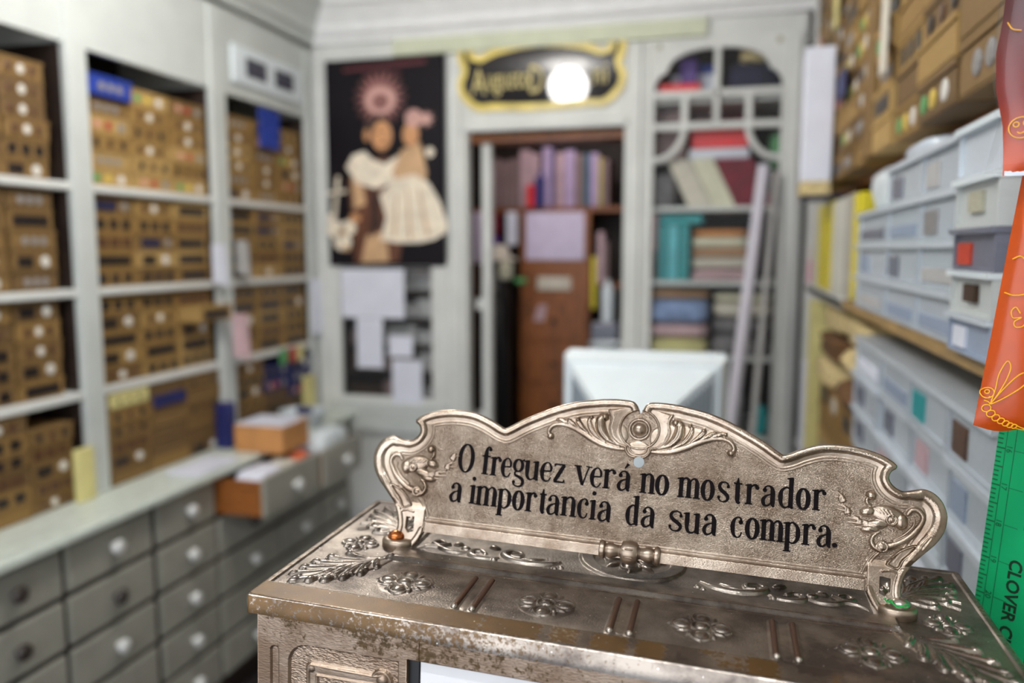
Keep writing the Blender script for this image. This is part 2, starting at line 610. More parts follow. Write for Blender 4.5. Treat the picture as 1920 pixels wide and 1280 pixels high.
# ------------------------------------------------------------------ room shell
structure('floor', MB().box(-2.4, 1.0, -1.3, 5.0, -0.05, 0), M['floor'])
structure('ceiling', MB().box(-2.4, 1.0, -1.3, 5.0, 2.78, 2.85), M['paint_bright'])
structure('wall_left', MB().box(-2.4, -2.28, -1.3, 5.0, 0, 2.78), M['wall_paint'])
structure('wall_right', MB().box(0.78, 0.9, -1.3, 5.0, 0, 2.78), M['wall_paint'])
structure('wall_back', MB().box(-2.28, 0.78, 4.75, 4.85, 0, 2.78), M['dark_wood'])
wf = MB()
wf.box(-2.28, -1.8, -1.3, -1.2, 0, 2.78)
wf.box(0.3, 0.78, -1.3, -1.2, 0, 2.78)
wf.box(-1.8, 0.3, -1.3, -1.2, 2.55, 2.78)
structure('wall_front', wf, M['wall_paint'])

# ceiling cornice (back and left)
prof = [(0, 2.575), (0.02, 2.575), (0.03, 2.60), (0.05, 2.615), (0.06, 2.65), (0.10, 2.70), (0.13, 2.72), (0.16, 2.78), (0, 2.78)]
mb = MB()
mb.prism([(3.40 - a, z) for a, z in prof], -1.86, 0.78, 'yz')
structure('trim_1', mb, M['paint_bright'], 'white moulded cornice along the back wall')
mb = MB()
mb.prism([(-1.86 + a, z) for a, z in prof], -1.2, 3.40, 'xz')
structure('trim_2', mb, M['paint'], 'white moulded cornice along the left wall')
structure('trim_3', MB().box(-1.45, -0.10, 3.375, 3.40, 2.505, 2.574), M['frieze'], 'pale green frieze strip below the cornice')

# back partition of painted posts and panels (plane y = 3.40)
mb = MB()
for x0, x1 in ((-1.865, -1.79), (-1.205, -1.115), (-0.425, -0.325), (0.215, 0.285)):
    mb.box(x0, x1, 3.40, 3.47, 0, 2.575, 0.006)
    w = x1 - x0
    mb.box(x0 + w * .3, x1 - w * .3, 3.385, 3.402, 0, 2.50, 0.005)
mb.box(-1.79, 0.215, 3.402, 3.46, 2.505, 2.575)
mb.box(-1.115, -0.425, 3.402, 3.46, 2.175, 2.505)
mb.box(-1.13, -0.41, 3.385, 3.405, 2.165, 2.20, 0.006)
mb.box(-1.79, -1.205, 3.402, 3.46, 0, 0.93)
mb.box(-0.325, 0.215, 3.402, 3.46, 0, 0.55)
mb.box(-1.79, -1.205, 3.44, 3.46, 1.60, 2.505)
structure('wall_partition', mb, M['paint_grey'])
mb = MB()
mb.box(-1.79, -1.205, 3.38, 3.402, 0.86, 0.945, 0.008)
mb.box(-1.87, -1.14, 3.37, 3.402, 0.80, 0.86, 0.008)
structure('trim_4', mb, M['paint'])

# left glazed pane under the poster
wn = thing('window_1', None, None, (-1.5, 3.40, 1.25))
wn['kind'] = 'structure'
mb = MB()
mb.box(-0.29, -0.245, 0.0, 0.03, -0.31, 0.35, 0.005).box(0.21, 0.295, 0.0, 0.03, -0.31, 0.35, 0.005)
mb.box(-0.245, 0.21, 0.0, 0.03, -0.31, -0.28, 0.005).box(-0.245, 0.21, 0.0, 0.03, 0.325, 0.35, 0.005)
f1 = mb.build('window_frame', M['paint_grey'], wn)
MB().box(-0.245, 0.21, 0.014, 0.018, -0.28, 0.325).build('window_pane', M['glass'], f1)

# right glazed panel with art-nouveau glazing bars
wn = thing('window_2', None, None, (-0.055, 3.40, 0))
wn['kind'] = 'structure'
mb = MB()
X0, X1 = -0.27, 0.27
mb.box(X0, X0 + 0.02, 0.0, 0.035, 0.55, 2.505).box(X1 - 0.02, X1, 0.0, 0.035, 0.55, 2.505)


def spandrel(sgn):
    # curved corner piece of the arched top light
    pts = [(0.25, 2.505), (0.0, 2.505), (0.0, 2.462), (0.06, 2.460), (0.12, 2.448), (0.17, 2.425), (0.195, 2.395), (0.20, 2.375), (0.225, 2.36), (0.245, 2.335), (0.25, 2.31)]
    return [(sgn * a, z) for a, z in pts]


mb.prism(spandrel(1), 0.004, 0.03)
mb.prism(spandrel(-1), 0.004, 0.03)
for z in (2.284, 2.156):
    mb.box(-0.25, 0.25, 0.002, 0.032, z - 0.014, z + 0.014, 0.004)
mb.box(-0.0125, 0.0125, 0.002, 0.032, 2.156, 2.47, 0.004)
for s in (-1, 1):
    mb.box(s * 0.126 - 0.014, s * 0.126 + 0.014, 0.003, 0.031, 2.156, 2.284, 0.004)
    cpts = []
    for k in range(13):
        a = math.pi / 2 * k / 12
        cpts.append((s * (0.126 + 0.124 * (1 - math.cos(a))), 0.017, 2.156 - 0.135 * math.sin(a)))
    mb.tube(cpts, 0.014, 8)
mb.box(-0.25, 0.25, 0.002, 0.032, 0.55, 0.60)
f2 = mb.build('window_frame', M['paint_grey'], wn)
MB().box(-0.25, 0.25, 0.015, 0.019, 0.60, 2.47).build('window_pane', M['glass'], f2)
for s in (-1, 1):
    MB().lathe([(0.012, 0), (0.012, 0.006), (0.004, 0.009)], 12, (s * 0.235, 0.004, 2.475), 'y').build('rosette', M['label_tan'], wn)

# door opening : inner stile of the half-open glazed door, lintel underside
dr = thing('door_1', None, None, (-1.11, 3.50, 0))
dr['kind'] = 'structure'
mb = MB()
mb.box(0.03, 0.075, 0.0, 0.05, 0, 2.15, 0.006)
mb.box(0.0, 0.03, 0.01, 0.045, 1.38, 1.43).box(0.0, 0.03, 0.01, 0.045, 0.02, 0.9)
mb.build('door_frame', M['paint_grey'], dr)
structure('trim_5', MB().box(-1.115, -0.425, 3.46, 3.60, 2.13, 2.165), M['brown_wood'], 'brown lintel board over the back doorway')

# ------------------------------------------------------------------ left wall: built-in shelving of button boxes
SH = thing('shelving_unit', 'white built-in shelving holding rows of brown button boxes along the left wall', 'shelving', (-1.86, 2.0, 0.9))
for (y0, y1) in ((1.285, 1.36), (1.965, 2.045), (2.645, 2.735), (3.345, 3.395)):
    MB().box(-0.42, 0.0, y0 - 2.0, y1 - 2.0, 0, 1.66, 0.004).build('upright', M['paint'], SH)
BAYS = [('near', 1.36, 1.965), ('middle', 2.045, 2.645), ('far', 2.735, 3.345)]
SZ = [0.9, 1.215, 1.525, 1.84]
SHN = ['worktop level', 'second shelf', 'third shelf', 'top shelf']
for bn, y0, y1 in BAYS:
    for z in SZ[1:]:
        MB().box(-0.40, -0.006, y0 - 2.0, y1 - 2.0, z - 0.9 - 0.013, z - 0.9 + 0.011, 0.003).build('shelf', M['paint_grey'], SH)
    MB().box(-0.03, -0.01, y0 - 2.0, y1 - 2.0, 1.35, 1.665).build('header_panel', M['paint'], SH)
for (y0, y1) in [(b[1], b[2]) for b in BAYS]:
    for ya, yb in ((y0 + 0.0005, y0 + 0.004), (y1 - 0.004, y1 - 0.0005)):
        MB().box(-0.404, -0.022, ya - 2.0, yb - 2.0, 0.0005, 1.349).build('dark_lining', M['dark_wood'], SH)
MB().box(-0.42, -0.405, -0.71, 1.395, 0, 1.66).build('back_panel', M['brown_back'], SH)

# prototypes: kraft box (front face at local x = 0), button samples on its front
BW, BH = 0.19, 0.056


def kraft_proto(m):
    mb = MB()
    mb.box(-0.24, -0.002, 0.0, 1.0, 0.0, 0.98)
    mb.box(-0.002, 0.0, 0.012, 0.988, 0.05, 0.80)
    mb.box(-0.002, 0.003, 0.0, 1.0, 0.84, 1.0)
    return mb.build('button_box', m)


def disc_row(items, r):
    """flat round buttons at (y, z) on a front of BW x BH"""
    mb = MB()
    for (y, z) in items:
        mb.lathe([(1.0, 0), (1.0, 0.0025), (0.6, 0.004)], 10, (0, 0, 0), 'x')
        n = 30
        for k in range(len(mb.v) - n, len(mb.v)):
            vx, vy, vz = mb.v[k]
            mb.v[k] = (vx, y + vy * r / BW, z + vz * r / BH)
    return mb


def slot_row(spans):
    mb = MB()
    for (a, b) in spans:
        mb.box(0, 0.002, a, b, 0.18, 0.70)
    return mb


def discs(items, r, m):
    return [(disc_row([q], r), m) for q in items]


def slots(spans, m):
    return [(slot_row([q]), m) for q in spans]


SAMPLES = [
    slots([(0.12, 0.88)], 'btn_dark'),
    slots([(0.12, 0.30), (0.41, 0.59), (0.70, 0.88)], 'btn_dark'),
    slots([(0.10, 0.32), (0.38, 0.60), (0.66, 0.88)], 'btn_brown'),
    slots([(0.12, 0.45)], 'btn_dark') + discs([(0.72, 0.45)], 0.017, 'btn_white'),
    discs([(0.3, 0.45), (0.5, 0.45), (0.7, 0.45)], 0.013, 'btn_grey'),
    discs([(0.25, 0.45), (0.75, 0.45)], 0.014, 'btn_brown') + discs([(0.5, 0.45)], 0.014, 'btn_white'),
    slots([(0.10, 0.60)], 'btn_navy') + discs([(0.8, 0.45)], 0.014, 'btn_grey'),
    discs([(0.2, 0.45), (0.8, 0.45)], 0.013, 'btn_dark') + discs([(0.5, 0.45)], 0.013, 'btn_brown'),
    discs([(0.2, 0.45)], 0.014, 'btn_green') + discs([(0.45, 0.45)], 0.014, 'btn_yellow') + discs([(0.75, 0.45)], 0.015, 'btn_white'),
    discs([(0.25, 0.45)], 0.014, 'btn_pink') + discs([(0.5, 0.45)], 0.014, 'btn_red') + discs([(0.8, 0.45)], 0.015, 'btn_grey'),
]
SAMPLE_PARTS = []
PROTO_BOX = {}


def make_box(m_name, sample, loc, w, h, label, group, name='button_box', rot=(0, 0, 0), cat='box', depth=1.0):
    """one cardboard box with its own row of sample buttons as parts"""
    if m_name not in PROTO_BOX:
        o = kraft_proto(M[m_name])
        PROTO_BOX[m_name] = o.data
        COL.objects.unlink(o)
        bpy.data.objects.remove(o)
    o = bpy.data.objects.new(name, PROTO_BOX[m_name])
    COL.objects.link(o)
    o.location = loc
    o.rotation_euler = rot
    o.scale = (depth, w, h)
    tag(o, label, cat, group)
    if sample is not None:
        while len(SAMPLE_PARTS) < len(SAMPLES):
            lst = []
            for mb, mn in SAMPLES[len(SAMPLE_PARTS)]:
                p = mb.build('button_sample', M[mn])
                lst.append(p.data)
                COL.objects.unlink(p)
                bpy.data.objects.remove(p)
            SAMPLE_PARTS.append(lst)
        for me in SAMPLE_PARTS[sample]:
            c = bpy.data.objects.new('button_sample', me)
            COL.objects.link(c)
            c.parent = o
    return o


STK = ['near', 'centre', 'far']
LOOK = {0: 'with one dark slot', 1: 'with three dark slots', 2: 'with three brown slots', 3: 'with pearl button and dark slot', 4: 'with grey buttons',
        5: 'with pearl button between brown ones', 6: 'with navy slot', 7: 'with dark round buttons', 8: 'with green and yellow buttons', 9: 'with pink and red buttons'}
rnd = random.Random(5)
TIER = [(6, 0.0495), (5, 0.0563), (5, 0.0573), (6, 0.0545)]
for bi, (bn, y0, y1) in enumerate(BAYS):
    for si, z in enumerate(SZ):
        base = z + 0.001 if si == 0 else z + 0.012
        for ci in range(3):
            if bi == 0 and ci == 0:
                continue
            n, h = TIER[si]
            if bi == 2 and si == 0 and ci > 0:
                n = 3 if ci == 1 else 2
            if si == 3 and ci == 0 and bi == 1:
                n = 5
            if bi == 0 and si == 0 and ci == 2:
                n = 5
            w = (y1 - y0 - 0.02) / 3 - 0.006
            yy = y0 + 0.010 + ci * (w + 0.006)
            if bi == 0 and ci == 2:
                w -= 0.035
            for k in range(n):
                jit = rnd.uniform(-0.012, 0.0)
                xf = -1.885 + jit + (0.02 if si == 0 else 0)
                if bi == 1 and si == 1 and ci == 2 and k == 3:
                    xf = -1.80
                if bi == 0 and si > 0:
                    s = rnd.choice([3, 4, 5, 1, 3, 0, 5, 7])
                elif si == 1 or si == 2:
                    s = rnd.choice([0, 0, 1, 1, 1, 2, 3, 5, 6, 0])
                elif si == 3:
                    s = rnd.choice([4, 5, 7, 8, 9, 3, 4, 5])
                else:
                    s = rnd.choice([2, 2, 7, 1, None, None, 5, 3])
                dark = (bi == 0)
                mk = 'kraft%d' % (rnd.choice([0, 2, 4, 2]) if dark or si == 0 else rnd.choice([0, 1, 2, 3, 5, 5, 0]))
                hh = h - 0.0015
                look = LOOK.get(s, 'with plain front')
                lab = 'brown box %s, %s up, %s stack, %s, %s bay of left shelving' % (look, ORD[k] if k else 'lowest', STK[ci], SHN[si], bn)
                lab = lab.replace('lowest up', 'lowest').replace('worktop level', 'on worktop')
                words = lab.split()
                if len(words) > 16:
                    lab = 'brown box, %s of the %s stack, %s, %s bay of left shelving' % (ORD[k], STK[ci], SHN[si].replace('worktop level', 'on worktop'), bn)
                make_box(mk, s, (xf, yy, base + k * h), w, hh, lab, 'button boxes on the left shelving')
            # special boxes at the top of some stacks
            top = base + n * h
            if bi == 1 and si == 3 and ci == 0:
                make_box('blue_box', 4, (-1.87, yy - 0.004, top), w, 0.062, 'bright blue box on top of near stack, top shelf, middle bay of left shelving', None)
            if bi == 2 and si == 0 and ci == 1:
                for j in range(2):
                    make_box('navy_box', [9, 6][j], (-1.872, yy, top + j * 0.058), w, 0.056, 'navy box with coloured buttons, %s of two above centre stack, far bay worktop' % ['lower', 'upper'][j], 'navy boxes in the far bay')
            if bi == 2 and si == 0 and ci == 2:
                for j in range(3):
                    make_box('navy_box', [9, 4, 3][j], (-1.868, yy, top + j * 0.058), w, 0.056, 'navy box with buttons, %s of three above far stack, far bay worktop' % ['lowest', 'middle', 'topmost'][j], 'navy boxes in the far bay')

# blue card hanging over the far bay's upper boxes
o = MB().box(-1.872, -1.862, 2.965, 3.115, 2.075, 2.235, 0.003).build('price_card', M['blue_box'])
tag(o, 'bright blue card hanging over boxes at top of far left bay', 'card')
o = MB().box(-1.866, -1.862, 2.06, 2.235, 1.152, 1.198, 0.001).build('cream_card', M['cream_box'])
tag(o, 'cream button card covering the top box beside the middle bay upright', 'card')
MB().lathe([(0.008, 0), (0.008, 0.002)], 10, (-1.862, 2.10, 1.172), 'x').build('button', M['btn_brown'], o)
MB().lathe([(0.008, 0), (0.008, 0.002)], 10, (-1.862, 2.145, 1.172), 'x').build('button', M['btn_brown'], o)
MB().lathe([(0.008, 0), (0.008, 0.002)], 10, (-1.862, 2.19, 1.172), 'x').build('button', M['btn_brown'], o)
o = MB().box(-1.868, -1.862, 2.262, 2.425, 1.118, 1.158, 0.001).build('navy_card', M['navy_box'])
tag(o, 'navy blue strip of card on boxes below second shelf, middle bay', 'card')
o = MB().box(-1.862, -1.80, 2.58, 2.635, 0.9, 1.075, 0.008).build('blue_packet', M['navy_box'])
tag(o, 'upright navy packet standing on worktop against second upright', 'packet')
o = MB().box(-1.866, -1.84, 1.90, 1.962, 0.9, 1.06, 0.003).build('cream_packet', M['cream_box'])
tag(o, 'upright cream packet standing on worktop against first upright', 'packet')
o = MB().box(-1.868, -1.846, 3.24, 3.335, 0.9, 1.075, 0.006).build('yellow_packet', M['cream_box'])
tag(o, 'pale yellow packet standing in far corner of left worktop', 'packet')
# bright tags on the navy boxes
for (yc, m, nm) in ((3.09, 'btn_green', 'green'), (3.165, 'btn_red', 'red'), (3.225, 'cream_box', 'cream')):
    o = MB().box(-1.868, -1.860, yc - 0.03, yc + 0.03, 1.155, 1.222, 0.002).build('colour_tag', M[m])
    tag(o, '%s tag stuck on the topmost navy boxes of far left bay' % nm, 'tag')
# paper slips and sheaves hanging on the uprights
for (loc, sz, m, lab) in (((-1.855, 2.60, 1.53), (0.025, 0.05, 0.145), 'white_paper', 'sheaf of white slips hanging left of the second upright'),
                          ((-1.855, 2.755, 1.56), (0.02, 0.05, 0.13), 'paper_grey', 'sheaf of grey slips hanging right of the second upright'),
                          ((-1.80, 2.63, 1.25), (0.035, 0.05, 0.16), 'carton', 'pinkish paper sheaf hanging beside the pulled-out box'),
                          ((-1.852, 3.325, 1.27), (0.015, 0.075, 0.25), 'white_paper', 'long white paper sheaf hanging on corner upright')):
    mb = MB()
    x, y, z = loc
    dx, dy, dz = sz
    for k in range(4):
        t = k * dx / 4
        mb.add([(x + t, y, z), (x + t + 0.003 * k, y + dy, z - 0.006 * k), (x + t + 0.002, y + dy, z + dz), (x + t, y, z + dz),
                (x + t + dx / 5, y, z), (x + t + dx / 5 + 0.003 * k, y + dy, z - 0.006 * k), (x + t + dx / 5 + 0.002, y + dy, z + dz), (x + t + dx / 5, y, z + dz)],
               [(0, 1, 2, 3), (7, 6, 5, 4), (0, 4, 5, 1), (1, 5, 6, 2), (2, 6, 7, 3), (3, 7, 4, 0)])
    o = mb.build('paper_sheaf', M['pink_cloth'] if m == 'carton' else M[m])
    tag(o, lab, 'paper')

# air grille over the far bay
G = thing('air_grille', 'white ventilation grille with two dark slots on upper left wall', 'vent', (-1.8695, 3.04, 2.372))
MB().box(0, 0.018, -0.265, 0.265, -0.075, 0.075, 0.008).build('faceplate', M['white_plastic'], G)
for s in (-1, 1):
    MB().box(0.016, 0.0195, s * 0.105 - 0.072, s * 0.105 + 0.072, -0.036, 0.036).build('slot', M['grille'], G)
    mb = MB()
    for k in range(3):
        mb.box(0.019, 0.022, s * 0.105 - 0.072, s * 0.105 + 0.072, -0.02 + k * 0.018, -0.016 + k * 0.018)
    mb.build('louvre', M['plastic_grey'], G)

# ------------------------------------------------------------------ left counter
o = MB().box(-2.26, -1.664, 0.95, 3.39, 0.872, 0.90, 0.006).build('worktop', M['worktop'])
tag(o, 'worn pale worktop running below the left shelving', 'worktop')
DC = thing('drawer_chest', 'long cream painted chest of small drawers under left worktop', 'drawers', (-1.70, 2.0, 0))
mb = MB()
mb.box(-0.5, -0.02, -1.04, 1.38, 0.06, 0.86)
mb.build('carcass', M['dark_wood'], DC)
DCOLS = [(1.06, 1.355), (1.37, 1.675), (1.693, 2.025), (2.05, 2.34), (2.36, 2.745), (2.76, 3.09), (3.105, 3.37)]


def drawer_front(mb, y0, y1, z0, z1, x=0.0):
    mb.box(x - 0.018, x, y0, y1, z0, z1, 0.004)


for ci, (y0, y1) in enumerate(DCOLS):
    for r in range(5):
        z1 = 0.858 - r * 0.151
        z0 = z1 - 0.132
        a, b = y0 - 2.0, y1 - 2.0
        opened = (ci in (4, 5) and r == 0)
        x = (-1.513 + 1.70) if ci == 4 and opened else ((-1.50 + 1.70) if opened else 0.0)
        mb = MB()
        drawer_front(mb, a, b, z0, z1 + (0.012 if opened else 0), x)
        d = mb.build('drawer', M['drawer_paint'], DC)
        if opened:
            m2 = MB()
            m2.box(-0.25, x - 0.018, a + 0.004, a + 0.016, z0 + 0.004, z1 - 0.004)
            m2.box(-0.25, x - 0.018, b - 0.016, b - 0.004, z0 + 0.004, z1 - 0.004)
            m2.box(-0.25, x - 0.018, a + 0.016, b - 0.016, z0 + 0.004, z0 + 0.014)
            m2.build('drawer_box', M['drawer_wood'], d)
        dk = (ci == 2 and r == 1) or (ci == 1) or (ci == 4 and r == 1)
        k = MB().lathe([(0.009, 0), (0.009, 0.008), (0.020, 0.014), (0.023, 0.022), (0.019, 0.030), (0.008, 0.034)], 16, (x, (a + b) / 2, (z0 + z1) / 2 + 0.004), 'x')
        k = k.build('knob', M['knob_dark'] if dk else M['porcelain'], d, smooth=True)
        if dk:
            k['label'] = 'dark knob'
MB().box(-0.45, -0.05, -1.04, 1.38, 0, 0.06).build('plinth', M['dark_wood'], DC)


def soft_block(name, x0, x1, y0, y1, z0, z1, m, label, cat, seed=0, amp=0.2, group=None, n=8):
    """a rumpled soft bundle: a rounded block whose surface is pushed about by low waves"""
    rr = random.Random(seed)
    ph = [rr.uniform(0, 6.28) for _ in range(6)]
    cx, cy, cz = (x0 + x1) / 2, (y0 + y1) / 2, (z0 + z1) / 2
    hx, hy, hz = (x1 - x0) / 2, (y1 - y0) / 2, (z1 - z0) / 2
    mb = MB()
    vs, fs = [], []
    nu, nv = 20, 11
    for i in range(nv):
        ph_ = -math.pi / 2 + math.pi * i / (nv - 1)
        for j in range(nu):
            th = 2 * math.pi * j / nu

            def se(c, e):
                return math.copysign(abs(c) ** e, c)
            X = se(math.cos(ph_), 0.45) * se(math.cos(th), 0.45)
            Y = se(math.cos(ph_), 0.45) * se(math.sin(th), 0.45)
            Z = se(math.sin(ph_), 0.5)
            w = 1 - amp * 0.5 * (1 + math.sin(3 * X + ph[0]) * math.sin(4 * Y + ph[1]))
            Zt = Z * w if Z > 0 else Z
            vs.append((cx + hx * X * (1 - amp * 0.15 * (1 + math.sin(5 * Z + ph[2]))), cy + hy * Y * (1 - amp * 0.15 * (1 + math.sin(4 * Z + ph[3]))), cz + hz * Zt))
    for i in range(nv - 1):
        for j in range(nu):
            a, b = i * nu + j, i * nu + (j + 1) % nu
            fs.append((a, b, b + nu, a + nu))
    mb.add(vs, fs)
    o = mb.build(name, m, smooth=True)
    return tag(o, label, cat, group)


# things in the open drawers and on the worktop end
CT = thing('carton', 'open tan carton topped with white paper on the worktop end', 'box', (-1.665, 2.66, 0.901))
mb = MB()
mb.box(-0.10, 0.10, -0.095, -0.090, 0, 0.10).box(-0.10, 0.10, 0.090, 0.095, 0, 0.10)
mb.box(-0.10, -0.095, -0.09, 0.09, 0, 0.10).box(0.095, 0.10, -0.09, 0.09, 0, 0.10).box(-0.095, 0.095, -0.09, 0.09, 0, 0.004)
mb.build('carton_body', M['carton'], CT)
MB().box(-0.094, 0.094, -0.088, 0.088, 0.07, 0.098, 0.004).build('paper_stack', M['white_paper'], CT)
MB().box(-0.102, 0.06, -0.09, 0.09, 0.101, 0.104).build('top_sheet', M['white_paper'], CT)
soft_block('paper_bundle', -1.66, -1.54, 2.375, 2.56, 0.741, 0.885, M['white_paper'], 'white paper packets heaped in the nearer open drawer', 'paper', 3)
soft_block('paper_bundle', -1.645, -1.535, 2.565, 2.64, 0.741, 0.880, M['cream_cloth'], 'cream paper packet in the nearer open drawer beside a red one', 'paper', 4)
soft_block('red_packet', -1.62, -1.535, 2.65, 2.725, 0.741, 0.888, M['orange_card'], 'orange red packet in the nearer open drawer', 'packet', 5)
o = MB().box(-1.80, -1.672, 2.22, 2.45, 0.901, 0.912, 0.003).build('paper_stack', M['white_paper'])
tag(o, 'low stack of white papers on worktop above open drawer', 'paper')
BWL = thing('plastic_tub', 'round white plastic tub with dark roll inside, on the far worktop', 'tub', (-1.74, 3.02, 0.901))
MB().lathe([(0.075, 0), (0.095, 0.06), (0.10, 0.065), (0.10, 0.07), (0.09, 0.068), (0.072, 0.01)], 24).build('tub_body', M['white_plastic'], BWL, True)
MB().lathe([(0.03, 0.01), (0.034, 0.08), (0.03, 0.085)], 16, (0.02, -0.02, 0)).build('dark_roll', M['navy_box'], BWL, True)
soft_block('white_bag', -1.64, -1.53, 2.805, 3.06, 0.741, 0.93, M['white_plastic'], 'rumpled white bag in the farther open drawer', 'bag', 8)
soft_block('lilac_cloth', -1.665, -1.60, 2.776, 2.80, 0.741, 0.90, M['lilac_paper'], 'small lilac cloth tucked in the farther open drawer', 'cloth', 9)

# ------------------------------------------------------------------ poster of a statue on the back wall (flat print)
PO = thing('poster', 'dark poster of a robed saint statue holding a child in cream dress', 'poster', (-1.5, 3.398, 1.58))
MB().box(-0.29, 0.285, -0.004, 0.0, 0.0, 0.925).build('poster_sheet', M['poster_bg'], PO)


def pp(pts):
    return [(x + 1.5, z - 1.58) for x, z in pts]


def ell(cx, cz, rx, rz, n=22, a0=0.0):
    return [(cx + rx * math.cos(2 * math.pi * k / n + a0), cz + rz * math.sin(2 * math.pi * k / n + a0)) for k in range(n)]


_lay = [0]


def printed(name, polys, m, parent=PO):
    _lay[0] += 1
    y = -0.0042 - 0.00012 * _lay[0]
    mb = MB()
    for pl in polys:
        pl = pp(pl)
        mb.prism(pl, y - 0.0001, y)
    return mb.build(name, m, parent)


def star(cx, cz, r0, r1, n):
    pts = []
    for k in range(2 * n):
        r = r1 if k % 2 == 0 else r0
        a = math.pi * k / n
        pts.append((cx + r * math.cos(a), cz + r * math.sin(a) * 0.98))
    return pts


printed('print_title', [[(-1.70, 2.452), (-1.30, 2.47), (-1.30, 2.486), (-1.70, 2.468)], [(-1.60, 2.42), (-1.42, 2.428), (-1.42, 2.438), (-1.60, 2.43)]], M['poster_red'])
printed('print_halo', [star(-1.52, 2.33, 0.075, 0.135, 20)], M['poster_halo'])
printed('print_halo_centre', [ell(-1.52, 2.32, 0.075, 0.06)], M['poster_halo2'])
printed('print_halo_disc', [ell(-1.52, 2.315, 0.042, 0.036)], M['poster_halo'])
printed('print_robe', [[(-1.69, 1.97), (-1.60, 2.07), (-1.42, 2.07), (-1.40, 1.86), (-1.44, 1.60), (-1.66, 1.59), (-1.67, 1.78)]], M['poster_robe'])
printed('print_sleeve', [[(-1.67, 2.0), (-1.62, 2.02), (-1.60, 1.86), (-1.66, 1.84)]], M['poster_tan'])
printed('print_robe_light', [[(-1.60, 1.72), (-1.50, 1.74), (-1.49, 1.60), (-1.63, 1.595)]], M['poster_tan'])
printed('print_robe_shade', [[(-1.575, 1.92), (-1.545, 1.93), (-1.535, 1.76), (-1.575, 1.70)]], M['poster_hair'])
printed('print_hair', [ell(-1.535, 2.195, 0.066, 0.06)], M['poster_hair'])
printed('print_face', [ell(-1.515, 2.165, 0.05, 0.066)], M['poster_skin'])
printed('print_ear', [ell(-1.59, 2.17, 0.014, 0.028)], M['poster_skin'])
printed('print_features', [ell(-1.535, 2.18, 0.009, 0.004, 10), ell(-1.497, 2.182, 0.009, 0.004, 10), ell(-1.512, 2.132, 0.013, 0.005, 10)], M['poster_hair'])
printed('print_collar', [[(-1.695, 2.03), (-1.66, 2.085), (-1.60, 2.10), (-1.56, 2.06), (-1.50, 2.04), (-1.44, 2.075), (-1.40, 2.03), (-1.45, 1.96), (-1.55, 1.93), (-1.64, 1.955)]], M['poster_cream'])
printed('print_child_body', [[(-1.42, 2.10), (-1.33, 2.13), (-1.30, 2.0), (-1.31, 1.93), (-1.43, 1.93), (-1.47, 2.0)]], M['poster_tan'])
printed('print_child_head', [ell(-1.375, 2.165, 0.04, 0.052)], M['poster_skin'])
printed('print_child_crown', [ell(-1.36, 2.235, 0.042, 0.04), star(-1.30, 2.23, 0.02, 0.04, 8)], M['poster_halo2'])
printed('print_dress', [[(-1.46, 1.97), (-1.36, 1.99), (-1.29, 1.95), (-1.24, 1.87), (-1.205, 1.77), (-1.21, 1.73), (-1.27, 1.70), (-1.34, 1.685), (-1.45, 1.685), (-1.53, 1.70), (-1.50, 1.80), (-1.53, 1.90)]], M['poster_cream'])
printed('print_dress_folds', [[(-1.40, 1.93), (-1.392, 1.93), (-1.375, 1.70), (-1.39, 1.70)], [(-1.345, 1.93), (-1.338, 1.93), (-1.29, 1.72), (-1.305, 1.715)], [(-1.45, 1.90), (-1.442, 1.90), (-1.455, 1.71), (-1.468, 1.71)]], M['poster_tan'])
printed('print_orb', [ell(-1.285, 2.085, 0.02, 0.022)], M['poster_cream'])
printed('print_cross', [[(-1.768, 1.80), (-1.75, 1.80), (-1.728, 1.99), (-1.745, 1.99)], [(-1.79, 1.905), (-1.695, 1.915), (-1.695, 1.93), (-1.79, 1.92)]], M['poster_cream'])
printed('print_lilies', [ell(-1.755, 1.75, 0.045, 0.04), ell(-1.69, 1.755, 0.04, 0.035), ell(-1.72, 1.69, 0.045, 0.04), ell(-1.775, 1.80, 0.02, 0.02)], M['poster_cream'])
printed('print_lily_shade', [ell(-1.72, 1.735, 0.02, 0.012)], M['poster_tan'])
printed('print_lily_shade', [ell(-1.70, 1.66, 0.02, 0.012)], M['poster_tan'])
printed('print_hand', [ell(-1.655, 1.80, 0.03, 0.02)], M['poster_skin'])

# papers taped to the left pane
for (x0, x1, z0, z1, lab) in ((-1.735, -1.42, 1.34, 1.567, 'large white sheet taped on left pane just below the poster'),
                              (-1.662, -1.530, 1.105, 1.338, 'tall white sheet taped below the large white sheet'),
                              (-1.500, -1.382, 1.162, 1.262, 'small square white sheet taped right of the tall sheet'),
                              (-1.485, -1.338, 0.935, 1.148, 'white sheet taped lowest on the left pane')):
    o = MB().box(x0, x1, 3.3965, 3.3985, z0, z1).build('paper_sheet', M['white_paper'])
    tag(o, lab, 'paper')
